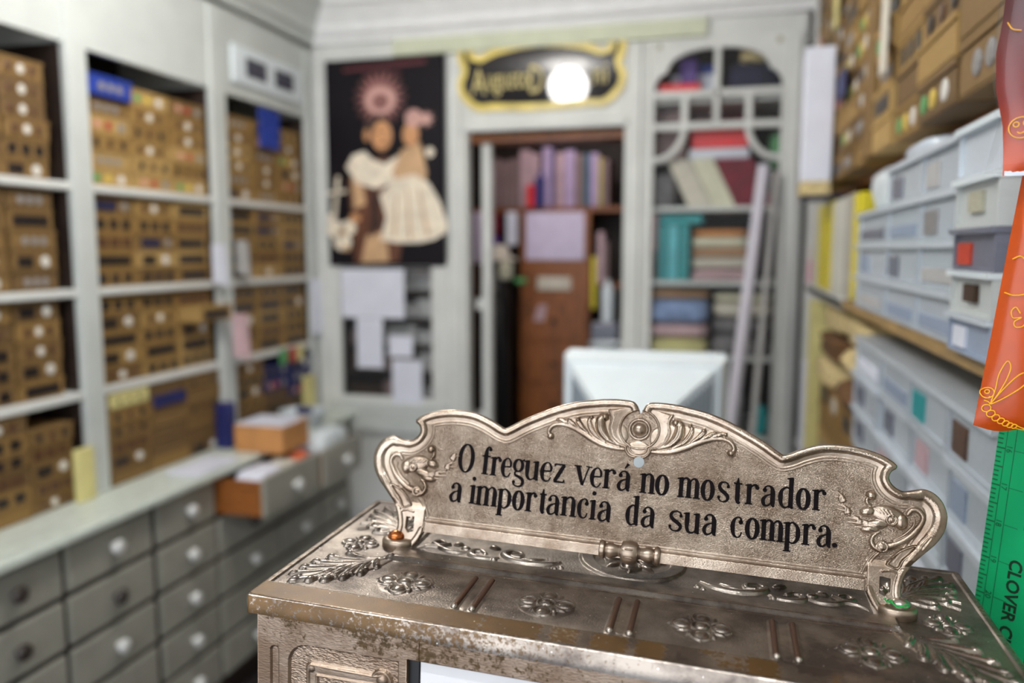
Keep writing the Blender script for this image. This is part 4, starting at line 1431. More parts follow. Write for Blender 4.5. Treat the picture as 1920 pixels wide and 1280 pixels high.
# near column of assorted drawers standing slightly proud
z = 1.5265
for (h, body, lid, cont, cmt, ex, lab) in (
        (0.048, 'plastic_blue', 'plastic_pale', 'contents', 'white_paper', None, 'bluish plastic box, lowest of the nearest stack on the middle right shelf'),
        (0.052, 'offwhite_drawer', 'white_plastic', None, None, [('name_label', 'label', 'kraft_dark')], 'off-white plastic box with dark label in the nearest stack'),
        (0.050, 'plastic_grey', 'plastic_grey', 'contents', 'redorange', None, 'grey box with red orange front in the nearest stack'),
        (0.060, 'offwhite_drawer', 'white_plastic', None, None, [('name_label', 'label', 'label_tan')], 'off-white plastic box with tan label in the nearest stack'),
        (0.062, 'plastic_pale', 'white_plastic', None, None, None, 'plain pale plastic box on top of the nearest stack')):
    plastic_box('plastic_box', (XR - 0.012, 1.128, z), 0.165, h, body, lid, cont, cmt, lab, 'assorted plastic boxes nearest on the right shelf', extra=ex)
    z += h
# lower tiers
pc2 = [(0.96, 1.16), (1.165, 1.40), (1.405, 1.66), (1.665, 1.965)]
for ci, (y0, y1) in enumerate(pc2):
    h = 0.0795
    for k in range(7):
        c = rnd.choice(['plastic_blue', 'paper_grey', 'white_paper', 'plastic_grey', 'white_paper', 'btn_grey', 'plastic_blue', 'plastic_blue'])
        c = {(1, 6): 'teal', (1, 5): 'book_rose', (0, 6): 'btn_brown', (2, 4): 'book_rose'}.get((ci, k), c)
        lab = 'clear plastic box, %s up in %s stack from shop front, lower right shelf' % (ORD[k], CNAME[ci])
        lab = lab.replace('lowest up', 'lowest')
        jit = rnd.uniform(-0.006, 0.006)
        plastic_box('plastic_box', (XR + 0.008 + jit, y1, 0.902 + k * h), y1 - y0 - 0.004, h, 'plastic_clear', 'plastic_pale', 'contents' if (k % 3 or c in ('teal', 'book_rose', 'btn_brown')) else 'contents2', c, lab, 'plastic boxes on the lower right shelf')
# trimmings and brown boxes at the far end of the lower tier
for ci, (y0, y1) in enumerate(((1.985, 2.32), (2.335, 2.84))):
    for k in range(4):
        lab = 'brown box of trimmings, %s up in %s lower stack past the plastic boxes' % (ORD[k], CNAME[ci])
        lab = lab.replace('lowest up', 'lowest')
        make_box('kraft%d' % [1, 3, 0, 5][k], [5, 4, None, 3][k], (XR + 0.03, y1, 0.902 + k * 0.085), y1 - y0, 0.083, lab, 'boxes of trimmings', rot=ROT_R)
    for k in range(3):
        z0 = 0.902 + 4 * 0.085 + k * 0.082
        soft_block('trimming_bundle', XR - 0.005 + 0.01 * k, XR + 0.2, y0, y1, z0, z0 + 0.081, M[['trim_brown', 'trim_tan', 'trim_tan'][k] if ci == 0 else ['trim_tan', 'trim_brown', 'trim_tan'][k]],
                   '%s trimming bundle, %s of three on the %s brown stack' % (['brown', 'cream', 'cream'][k] if ci == 0 else ['cream', 'brown', 'cream'][k], ['lowest', 'middle', 'topmost'][k], CNAME[ci]), 'trimming', 90 + ci * 5 + k, 0.4, 'trimming bundles')
item('yellow_folder', XR - 0.004, XR + 0.2, 2.90, 2.96, 0.902, 1.48, 'cream_box', 'tall yellow folder standing at far end of lower right shelf', 'folder', 0.003)
item('white_folder', XR - 0.01, XR + 0.2, 3.00, 3.10, 0.902, 1.25, 'white_paper', 'white folder beside the tall yellow folder', 'folder', 0.003)

# ------------------------------------------------------------------ relief toolkit (heights in mm on a fine grid)
def catmull(pts, n=8):
    P = [np.array(p, float) for p in pts]
    out = []
    for i in range(len(P) - 1):
        p0 = P[i - 1] if i > 0 else 2 * P[0] - P[1]
        p1, p2 = P[i], P[i + 1]
        p3 = P[i + 2] if i + 2 < len(P) else 2 * P[-1] - P[-2]
        for k in range(n):
            t = k / n
            out.append(0.5 * ((2 * p1) + (p2 - p0) * t + (2 * p0 - 5 * p1 + 4 * p2 - p3) * t * t + (3 * p1 - p0 - 3 * p2 + p3) * t ** 3))
    out.append(P[-1])
    return np.array(out)


def poly_sdf(X, Y, poly):
    """signed distance, positive inside"""
    d = np.full(X.shape, 1e18)
    inside = np.zeros(X.shape, bool)
    n = len(poly)
    for i in range(n):
        ax, ay = poly[i]
        bx, by = poly[(i + 1) % n]
        ex, ey = bx - ax, by - ay
        L = ex * ex + ey * ey
        if L < 1e-12:
            continue
        wx, wy = X - ax, Y - ay
        t = np.clip((wx * ex + wy * ey) / L, 0, 1)
        d = np.minimum(d, (wx - ex * t) ** 2 + (wy - ey * t) ** 2)
        if ay != by:
            c = ((ay <= Y) != (by <= Y)) & (X < (ex * (Y - ay) / (ey) + ax))
            inside ^= c
    d = np.sqrt(d)
    return np.where(inside, d, -d)


class Relief:
    def __init__(s, x0, x1, y0, y1, step):
        s.step = step
        s.xs = np.arange(x0, x1 + step / 2, step)
        s.ys = np.arange(y0, y1 + step / 2, step)
        s.X, s.Y = np.meshgrid(s.xs, s.ys)
        s.H = np.zeros(s.X.shape)
        s.stain = np.zeros(s.X.shape)
        s.field = np.ones(s.X.shape)
        s.polish = np.zeros(s.X.shape)

    def win(s, x0, x1, y0, y1):
        i0, i1 = np.searchsorted(s.ys, [y0, y1])
        j0, j1 = np.searchsorted(s.xs, [x0, x1])
        return (slice(i0, i1), slice(j0, j1))

    def stroke(s, pts, r, h, n=8, power=0.5, sym=False, smooth=True, mode='max', base=None):
        """rounded, tapering raised stroke; r and h: number or list along the points"""
        if sym:
            s.stroke([(-a, b) for a, b in pts], r, h, n, power, False, smooth, mode, base)
        P = np.array(pts, float)
        m = len(P)
        r = np.array(r if hasattr(r, '__len__') else [r] * m, float)
        h = np.array(h if hasattr(h, '__len__') else [h] * m, float)
        A = np.column_stack([P, r, h])
        A = catmull(A, n) if smooth and m > 2 else A
        A[:, 2] = np.maximum(A[:, 2], 0.05)
        for i in range(len(A) - 1):
            a, b = A[i], A[i + 1]
            rm = max(a[2], b[2])
            w = s.win(min(a[0], b[0]) - rm, max(a[0], b[0]) + rm, min(a[1], b[1]) - rm, max(a[1], b[1]) + rm)
            X, Y = s.X[w], s.Y[w]
            if X.size == 0:
                continue
            e = b[:2] - a[:2]
            L = e @ e
            t = np.clip(((X - a[0]) * e[0] + (Y - a[1]) * e[1]) / L, 0, 1) if L > 1e-12 else np.zeros(X.shape)
            d = np.hypot(X - a[0] - e[0] * t, Y - a[1] - e[1] * t)
            rr = a[2] + (b[2] - a[2]) * t
            hh = a[3] + (b[3] - a[3]) * t
            q = np.clip(1 - (d / rr) ** 2, 0, None) ** power * hh
            s._put(w, q, mode, d < rr)

    def _put(s, w, q, mode, inside):
        if mode == 'max':
            s.H[w] = np.maximum(s.H[w], q)
        elif mode == 'add':
            s.H[w] += q
        else:
            s.H[w] = np.where(inside, np.minimum(s.H[w], -q), s.H[w])
        s.field[w] = np.where(inside & (q > 0.15), 0.12, s.field[w])

    def dome(s, cx, cy, rx, ry, h, power=0.5, ang=0.0, sym=False, mode='max', base=0.0):
        if sym:
            s.dome(-cx, cy, rx, ry, h, power, -ang, False, mode, base)
        R_ = max(rx, ry)
        w = s.win(cx - R_, cx + R_, cy - R_, cy + R_)
        X, Y = s.X[w] - cx, s.Y[w] - cy
        c, sn = math.cos(ang), math.sin(ang)
        U, V = X * c + Y * sn, -X * sn + Y * c
        q = (U / rx) ** 2 + (V / ry) ** 2
        z = np.clip(1 - q, 0, None) ** power * h + np.where(q < 1, base, 0)
        s._put(w, z, mode, q < 1)

    def ring(s, cx, cy, r, w_, h, sym=False, sy=1.0):
        if sym:
            s.ring(-cx, cy, r, w_, h, False, sy)
        R_ = r + w_ + 1
        w = s.win(cx - R_, cx + R_, cy - R_ * sy, cy + R_ * sy)
        d = np.abs(np.hypot(s.X[w] - cx, (s.Y[w] - cy) / sy) - r)
        q = np.clip(1 - (d / w_) ** 2, 0, None) ** 0.5 * h
        s._put(w, q, 'max', d < w_)

    def mesh(s, name, S, m, parent, put, thick, snap=True):
        """S: signed distance (mm, positive inside); put maps (x, y, h) arrays to local metres"""
        X, Y, H = s.X.copy(), s.Y.copy(), s.H.copy()
        ny, nx = X.shape
        ins = S >= 0
        near = np.zeros(S.shape, bool)
        near[1:, :] |= ins[:-1, :]
        near[:-1, :] |= ins[1:, :]
        near[:, 1:] |= ins[:, :-1]
        near[:, :-1] |= ins[:, 1:]
        g = near.copy()
        g[1:, :] |= near[:-1, :]
        g[:-1, :] |= near[1:, :]
        g[:, 1:] |= near[:, :-1]
        g[:, :-1] |= near[:, 1:]
        gy, gx = np.gradient(S, s.step)
        nn = np.hypot(gx, gy) + 1e-9
        mv = g & ~ins & (S > -1.5 * s.step)
        X[mv] += (-S * gx / nn / nn)[mv]
        Y[mv] += (-S * gy / nn / nn)[mv]
        ok = ins | mv
        q = ok[:-1, :-1] & ok[1:, :-1] & ok[:-1, 1:] & ok[1:, 1:]
        q &= (ins[:-1, :-1] | ins[1:, :-1] | ins[:-1, 1:] | ins[1:, 1:])
        idx = np.arange(ny * nx).reshape(ny, nx)
        F = np.column_stack([idx[:-1, :-1][q], idx[:-1, 1:][q], idx[1:, 1:][q], idx[1:, :-1][q]])
        used = np.unique(F)
        re = np.full(ny * nx, -1)
        re[used] = np.arange(len(used))
        F = re[F]
        xv, yv, hv = X.ravel()[used], Y.ravel()[used], H.ravel()[used]
        V = put(xv, yv, hv)
        nV = len(V)
        # boundary skirt to the back
        E = np.concatenate([F[:, [0, 1]], F[:, [1, 2]], F[:, [2, 3]], F[:, [3, 0]]])
        key = np.sort(E, axis=1)
        kk = key[:, 0].astype(np.int64) * nV + key[:, 1]
        u, inv, cnt = np.unique(kk, return_inverse=True, return_counts=True)
        bd = E[cnt[inv] == 1]
        bv = np.unique(bd)
        rb = np.full(nV, -1)
        rb[bv] = np.arange(len(bv)) + nV
        VB = put(xv[bv], yv[bv], np.full(len(bv), -thick))
        SF = np.column_stack([bd[:, 1], bd[:, 0], rb[bd[:, 0]], rb[bd[:, 1]]])
        V = np.concatenate([V, VB])
        F = np.concatenate([F, SF])
        me = bpy.data.meshes.new(name)
        me.vertices.add(len(V))
        me.vertices.foreach_set('co', V.astype(np.float32).ravel())
        me.loops.add(F.size)
        me.loops.foreach_set('vertex_index', F.astype(np.int32).ravel())
        me.polygons.add(len(F))
        me.polygons.foreach_set('loop_start', np.arange(0, F.size, 4, dtype=np.int32))
        me.polygons.foreach_set('loop_total', np.full(len(F), 4, dtype=np.int32))
        me.update(calc_edges=True)
        me.validate()
        sm = np.ones(len(F), bool)
        sm[-len(SF):] = True
        me.polygons.foreach_set('use_smooth', sm)
        for an, arr in (('stain', s.stain), ('field', s.field), ('polish', s.polish)):
            a = me.attributes.new(an, 'FLOAT', 'POINT')
            vals = np.concatenate([arr.ravel()[used], np.zeros(len(bv)) if an == 'field' else arr.ravel()[used][bv]])
            a.data.foreach_set('value', vals.astype(np.float32))
        me.materials.append(m)
        o = bpy.data.objects.new(name, me)
        COL.objects.link(o)
        o.parent = parent
        return o


# ------------------------------------------------------------------ antique cash register
ZT = 0.53                      # local height of the sign's datum above the base
CRG = thing('cash_register', 'ornate antique nickel and brass cash register with an inscribed top sign, close to camera', 'cash register',
            (-0.0622 - 0.03523 * ZT, 0.5677, 1.4306 - 0.99938 * ZT), rot=(0, R(2.02), 0))

# ---- top sign (leans back 16.5 degrees)
HALF = [[(0.0, 101.0), (1.6, 104.5), (3.6, 108.2), (7.5, 110.4), (17.6, 110.8), (28, 110.1), (33, 109.3), (48, 106.6), (64, 101.3), (78, 95.0), (90, 88.8), (98, 83.8), (103.1, 80.8)],
        [(103.1, 80.8), (107, 82.1), (116, 86.5), (128, 90.6), (140, 91.8), (153, 91.0), (166, 88.0), (174.5, 83.9), (178.2, 80.9)],
        [(178.2, 80.9), (177.8, 78.6), (174.7, 76.1), (173.4, 71.6), (176.3, 66.8), (182, 63.9), (189, 65.1), (195.3, 66.6), (202, 64.4), (207.2, 59.2), (210.1, 52), (210.2, 46), (208.3, 38.3), (203.5, 30.6), (197, 23.6), (190.2, 16.2), (185.8, 9.5), (183.4, 3), (182.6, -4), (184.5, -12), (187.5, -21.5)],
        [(187.5, -21.5), (171, -21.5)],
        [(171, -21.5), (165.5, -14.5), (162.2, -8.5), (161.0, -5.6)],
        [(161.0, -5.6), (0.0, -5.6)]]
half = []
for seg in HALF:
    c = catmull(seg, 6) if len(seg) > 2 else np.array(seg, float)
    half += [tuple(p) for p in c[:-1]]
half.append((0.0, -5.6))
outline = half + [(-a, b) for a, b in half[::-1][1:-1]]
RS = Relief(-212.5, 212.5, -24, 113.5, 0.45)
S0 = poly_sdf(RS.X, RS.Y, outline)
# signed distance to the moulded upper edge only (not the bottom bar and the feet)
edge_poly = [p for p in half if p[1] > -30]
U_ = np.abs(RS.X)
d = S0.copy()
wide = 1 + 0.55 * np.clip((U_ - 186) / 12, 0, 1)
low = np.clip((RS.Y - 8) / 10, 0, 1)
dd = d / wide
roll = np.where(dd < 6.0, np.sqrt(np.clip(1 - ((dd - 2.7) / 3.3) ** 2, 0, 1)) * 3.4, 0)
cove = np.where((dd >= 3) & (dd < 9.2), 1.5 * (1 - np.clip((dd - 4.5) / 4.7, 0, 1)) ** 0.7, 0)
line1 = np.clip(1 - ((dd - 9.3) / 0.75) ** 2, 0, None) ** 0.5 * 0.9
line2 = np.clip(1 - ((dd - 11.2) / 0.75) ** 2, 0, None) ** 0.5 * 0.9
gap_ = 1 - np.exp(-(RS.X / 1.7) ** 2) * np.clip((RS.Y - 96) / 6, 0, 1)
Hb = np.maximum(np.maximum(roll, cove), np.maximum(line1, line2)) * low * gap_
emb = np.hypot(RS.X, (RS.Y - 88) / 1.0)
# no double line where the emblem sits
Hb = np.where((emb < 22) & (dd > 7), 0, Hb)
# raised leg and flat frame of the side scroll
leg = np.clip((U_ - 160.5) / 1.2, 0, 1) * np.clip((16 - RS.Y) / 5, 0, 1)
Hb = np.maximum(Hb, leg * 2.0 + np.where(leg > 0, np.clip(1 - ((d - 2.2) / 2.2) ** 2, 0, None) ** 0.5 * 1.0 * leg, 0))
RS.H = Hb
RS.field = np.where(Hb > 0.12, 0.10, 1.0)
# bottom bar with its fillets
wbar = np.clip((161.5 - U_) / 1.0, 0, 1)
bar = np.where(RS.Y < 2.6, 1.9 * np.clip((2.6 - RS.Y) / 1.2, 0, 1) ** 0.5, 0)
bar = np.maximum(bar, np.clip(1 - ((RS.Y - 3.7) / 0.55) ** 2, 0, None) ** 0.5 * 1.6)
bar = np.maximum(bar, np.clip(1 - ((RS.Y - 5.4) / 0.55) ** 2, 0, None) ** 0.5 * 1.0)
RS.H = np.maximum(RS.H, bar * wbar)
RS.field = np.where((RS.Y < 6.2) & (U_ < 162), 0.25, RS.field)
# fillets rising at the ends of the bar
for off in (0.0, 1.9):
    RS.stroke([(160.2 - off, 4.6 + off * .5), (162.2 - off, 11), (166 - off, 17.5), (172 - off, 23.5)], 0.6, 1.2, sym=True)
# emblem
w = RS.win(-26, 26, 66, 108)
disc = np.hypot(RS.X[w], RS.Y[w] - 89.5)
col = poly_sdf(RS.X[w], RS.Y[w], [(-23.5, 102.5), (-8, 106), (8, 106), (23.5, 102.5), (21.2, 96), (22.4, 89), (20.0, 82), (14.5, 77.2), (9, 75.2), (0, 73), (-9, 75.2), (-14.5, 77.2), (-20.0, 82), (-22.4, 89), (-21.2, 96)])
cov = np.clip(col / 1.2, 0, 1) ** 0.5 * (1.2 + 1.5 * np.clip((disc - 14.5) / 8, 0, 1))
RS.H[w] = np.where((col > 0) & (disc >= 14.0), np.maximum(RS.H[w], cov), RS.H[w])
RS.H[w] = np.where(disc < 14.0, -0.9 + 0.5 * (disc / 14.0) ** 2, RS.H[w])
RS.field[w] = np.where(disc < 13.2, 0.8, np.where(col > 0, 0.2, RS.field[w]))
RS.ring(0, 89.5, 14.6, 0.8, 2.6)
RS.ring(0, 89.5, 10.8, 0.45, -0.1)
RS.ring(0, 89.5, 7.4, 1.1, 1.6)
RS.dome(0, 74.6, 8.6, 6.4, 1.5, 0.3)
RS.stroke([(-12.8, 76.6), (-9.6, 75.6), (-8.6, 72.6), (-5.6, 69.4), (0, 68.4), (5.6, 69.4), (8.6, 72.6), (9.6, 75.6), (12.8, 76.6)], 0.9, 3.0)
RS.stroke([(-9.8, 78.4), (-6.8, 77.0), (-6.0, 74.0), (-3.6, 71.8), (0, 71.2), (3.6, 71.8), (6.0, 74.0), (6.8, 77.0), (9.8, 78.4)], 0.6, 2.6)
RS.stroke([(23.5, 102), (21.2, 96), (22.4, 89), (20.0, 82), (14.5, 77.2), (9, 75.6)], 0.8, 3.0, sym=True)
# acanthus wings: a swelling body that carries the curled leaves
RS.stroke([(17, 84), (26, 86.5), (36, 88.5), (46, 89.6), (55, 89.8)], [9.0, 9.0, 6.8, 4.4, 2.6], [1.7, 1.8, 1.6, 1.3, 1.0], sym=True, power=0.35)
RS.stroke([(9, 73.6), (17, 74.0), (26, 75.6), (35, 79.2), (43, 83.3), (52, 86.9), (60.5, 88.0), (66.5, 86.0), (69.0, 81.6), (67.6, 78.4)],
          [1.2, 2.0, 2.4, 2.5, 2.3, 2.0, 1.7, 1.6, 1.7, 1.9], [1.8, 2.2, 2.4, 2.4, 2.2, 2.0, 2.0, 2.2, 2.6, 2.8], sym=True)
RS.dome(67.2, 78.2, 2.7, 2.7, 3.6, sym=True)
for pts, r in (([(27.0, 99.2), (29.6, 94), (28.5, 86.5), (23, 80), (14, 76)], [0.6, 3.6, 4.2, 2.8, 1.0]),
               ([(37.5, 96.6), (38.2, 92), (36, 86.5), (31.5, 81.5), (25, 77.5)], [0.4, 1.9, 2.3, 1.9, 0.9]),
               ([(47.5, 94.2), (46.6, 91), (43.5, 87.5), (38.5, 83.5)], [0.5, 2.2, 2.2, 1.0]),
               ([(55.5, 92.8), (53.5, 91), (50.0, 88.8), (45.5, 86.0)], [0.4, 1.6, 1.8, 0.9]),
               ([(63.0, 92.4), (60.0, 91.6), (56.5, 90), (52.5, 88.2)], [0.5, 1.7, 1.7, 0.8])):
    RS.stroke(pts, r, [x * 0.95 + 1.3 for x in r], sym=True, power=0.55)
    RS.dome(pts[0][0] - 0.6, pts[0][1] - r[1] * 0.75, r[1] * 0.75, r[1] * 0.85, r[1] * 0.9 + 2.1, sym=True)
    q = [(a + 0.3, b) for a, b in pts]
    RS.stroke(q[1:-1], 0.40, [-0.55] * (len(q) - 2), sym=True, mode='add', power=1.0)
# side scrolls : curled stem, mask-like leaf head, bud and laurel sprig
RS.stroke([(186.0, 48.5), (188.5, 51.6), (192.8, 51.4), (195.4, 47.6), (194.2, 42.5), (189, 35), (182.5, 29.5), (176, 26.0), (171.5, 25.5)],
          [1.4, 1.8, 1.9, 1.8, 1.9, 2.2, 2.5, 2.7, 2.4], [1.6, 2.2, 2.4, 2.2, 2.2, 2.4, 2.8, 2.8, 2.6], sym=True)
RS.stroke([(190, 46), (189.5, 41), (184, 34.5), (177.5, 30)], [0.6, 0.8, 0.9, 0.7], 2.0, sym=True)
RS.stroke([(168.5, 34.5), (164.8, 31.6), (163.4, 27.6), (165.6, 24.0), (169.5, 22.4)], [0.8, 1.3, 1.7, 2.0, 2.0], [1.4, 2.2, 2.6, 2.8, 2.8], sym=True)
RS.dome(170.2, 24.8, 3.9, 3.6, 3.6, sym=True)
RS.ring(170.2, 24.8, 3.4, 0.6, 3.0, sym=True)
RS.dome(162.3, 58.6, 3.6, 3.4, 4.2, sym=True)
RS.stroke([(159.6, 57.0), (159.8, 53.6), (162.2, 51.4)], [0.8, 1.5, 1.0], [2, 2.6, 1.8], sym=True)
RS.dome(174.0, 46.0, 12.0, 6.6, 3.4, ang=-0.25, sym=True)
RS.dome(160.2, 47.4, 5.2, 3.6, 3.8, ang=0.35, sym=True)
RS.dome(167.0, 39.6, 7.5, 3.4, 2.8, ang=0.2, sym=True)
RS.dome(162.0, 35.6, 6.2, 2.7, 3.4, ang=0.1, sym=True)
RS.dome(181.8, 43.0, 4.4, 5.6, 3.9, sym=True)
RS.ring(175.6, 43.4, 3.3, 0.8, 4.2, sym=True)
RS.dome(175.6, 43.4, 2.4, 2.4, 3.9, sym=True)
for k in range(5):
    RS.stroke([(164.5 + k * 2.6, 50.5 - k * 0.3), (168 + k * 2.2, 47.6 - k * 0.4)], 0.45, 0.5, mode='add', sym=True)
for (x, y, a) in ((142.9, 54.4, 1.9), (145.9, 47.2, 2.2), (153.2, 41.4, 2.6), (158.3, 40.4, 2.9)):
    for da in (-0.5, 0.0, 0.5):
        ln = 7.0 if da == 0 else 6.0
        RS.stroke([(x, y - 2.8), (x - 0.5 * ln * math.cos(a + da) * -1 * -1, y - 2.8 + 0.55 * ln * math.sin(a + da)), (x + ln * math.cos(a + da) * .9, y - 2.8 + ln * math.sin(a + da))],
                  [0.7, 1.35, 0.3], [1.2, 1.9, 0.8], sym=True)
RS.dome(148.6, 43.6, 1.0, 1.0, 1.6, sym=True)
RS.dome(144.2, 50.4, 0.8, 0.8, 1.4, sym=True)
# fluted leg: sunk slot, small bead
slot = poly_sdf(RS.X, RS.Y, [tuple(p) for p in catmull([(174.2, 13.6), (177.5, 18.5), (183, 23.6), (191.2, 27.4), (188.0, 22.6), (183.2, 17.4), (180.0, 11.8), (174.2, 13.6)], 5)])
slot = np.maximum(slot, poly_sdf(-RS.X, RS.Y, [tuple(p) for p in catmull([(174.2, 13.6), (177.5, 18.5), (183, 23.6), (191.2, 27.4), (188.0, 22.6), (183.2, 17.4), (180.0, 11.8), (174.2, 13.6)], 5)]))
RS.H = np.where(slot > 0, np.minimum(RS.H, 0.4), RS.H)
RS.H = np.maximum(RS.H, np.where(np.abs(slot + 0.4) < 0.8, (1 - (np.abs(slot + 0.4) / 0.8) ** 2) ** 0.5 * 2.9, 0))
RS.stroke([(170.5, 8.8), (176, 9.6), (181.2, 8.2)], 0.9, 3.0, sym=True)
for off in (0, 2.2, 4.4):
    RS.stroke([(198 + off * .6, 36 - off * .5), (193 + off * .6, 30 - off * .9)], 0.5, 0.6, mode='add', sym=True)
# cut-outs: window in each leg, round hole under the emblem
win = poly_sdf(RS.X, RS.Y, [(169.4, 5.2), (176.4, 4.4), (176.2, -4.6), (173.5, -8.0), (169.2, -6.0)])
win = np.maximum(win, poly_sdf(-RS.X, RS.Y, [(169.4, 5.2), (176.4, 4.4), (176.2, -4.6), (173.5, -8.0), (169.2, -6.0)]))
hole = 4.1 - np.hypot(RS.X - 1.2, RS.Y - 65.3)
S = np.minimum(np.minimum(S0, -win), -hole)


RS.polish = np.where((dd > 0.6) & (dd < 5.2) & (RS.Y > 2), 1.0, np.clip((RS.H - 1.6) / 1.6, 0, 0.6))


def put_sign(x, y, h):
    return np.column_stack([x, -h, y]) * 0.001


SIGN = RS.mesh('sign_plate', S, M['sign_metal'], CRG, put_sign, 2.5)
SIGN.location = (0, 0, ZT)
SIGN.rotation_euler = (R(-16.5), 0, 0)
SIGN['label'] = 'scalloped nickel sign with raised scrolls and black lettering'
MB().lathe([(4.9, 0.2), (4.9, 1.4), (4.4, 3.0), (3.2, 4.4), (1.6, 5.2), (0.5, 5.45), (0.4, 5.0), (0.0, 5.0)], 28, (0, 0, 0), 'y').build('boss', M['sign_metal'], SIGN, True)
boss = [c for c in COL.objects if c.parent is SIGN][-1]
boss.location = (0, 0, 0.0895)
boss.scale = (0.001, 0.001, 0.001)
# clasp at the foot of the sign
mb = MB()
for sg in (-1, 1):
    mb.lathe([(r_, sg * x_) for r_, x_ in ((3.0, 22.5), (6.2, 22.0), (7.0, 20.5), (6.6, 18.6), (4.6, 17.4), (5.6, 15.5), (5.8, 13), (4.6, 10), (3.8, 8), (4.4, 6.6), (5.8, 5.9), (5.8, 5.0))], 24, (0, 0, 0), 'x')
mb.lathe([(5.6, -5.8), (7.4, -5.4), (8.3, -3.6), (8.6, 0), (8.3, 3.6), (7.4, 5.4), (5.6, 5.8)], 28, (0, 0, 0), 'x')
mb.box(-3.0, 3.0, -9.2, -7.4, 2.4, 3.6, 0.5).box(-3.0, 3.0, -9.2, -7.4, -3.6, -2.4, 0.5)
cl = mb.build('clasp', M['sign_metal'], SIGN, True)
cl.scale = (0.001, 0.001, 0.001)
cl.location = (0, -0.0015, -0.001)

# ---- lettering: strokes of varying width
TH, TN = 1.62, 0.62


def ribbon(mb, pts, y0, y1, closed=False, n=7):
    A = catmull(pts, n) if len(pts) > 2 else np.array(pts, float)
    if closed:
        Q = np.array(list(pts) + list(pts[:1]), float)
        ext = np.vstack([Q[-2], Q, Q[1]])
        A = catmull(ext, n)[n:-n]
    T = np.gradient(A[:, :2], axis=0)
    T /= np.linalg.norm(T, axis=1)[:, None] + 1e-9
    N_ = np.column_stack([-T[:, 1], T[:, 0]])
    L_ = A[:, :2] + N_ * A[:, 2:3]
    R_ = A[:, :2] - N_ * A[:, 2:3]
    k = len(mb.v)
    m = len(A)
    for i in range(m):
        for (p, yy) in ((L_[i], y0), (R_[i], y0), (L_[i], y1), (R_[i], y1)):
            mb.v.append((p[0], yy, p[1]))
    for i in range(m - 1):
        a, b = k + 4 * i, k + 4 * (i + 1)
        mb.f += [(a, a + 1, b + 1, b), (a, b, b + 2, a + 2), (a + 1, a + 3, b + 3, b + 1)]
    mb.f += [(k, k + 2, k + 3, k + 1), (k + 4 * m - 4, k + 4 * m - 3, k + 4 * m - 1, k + 4 * m - 2)]


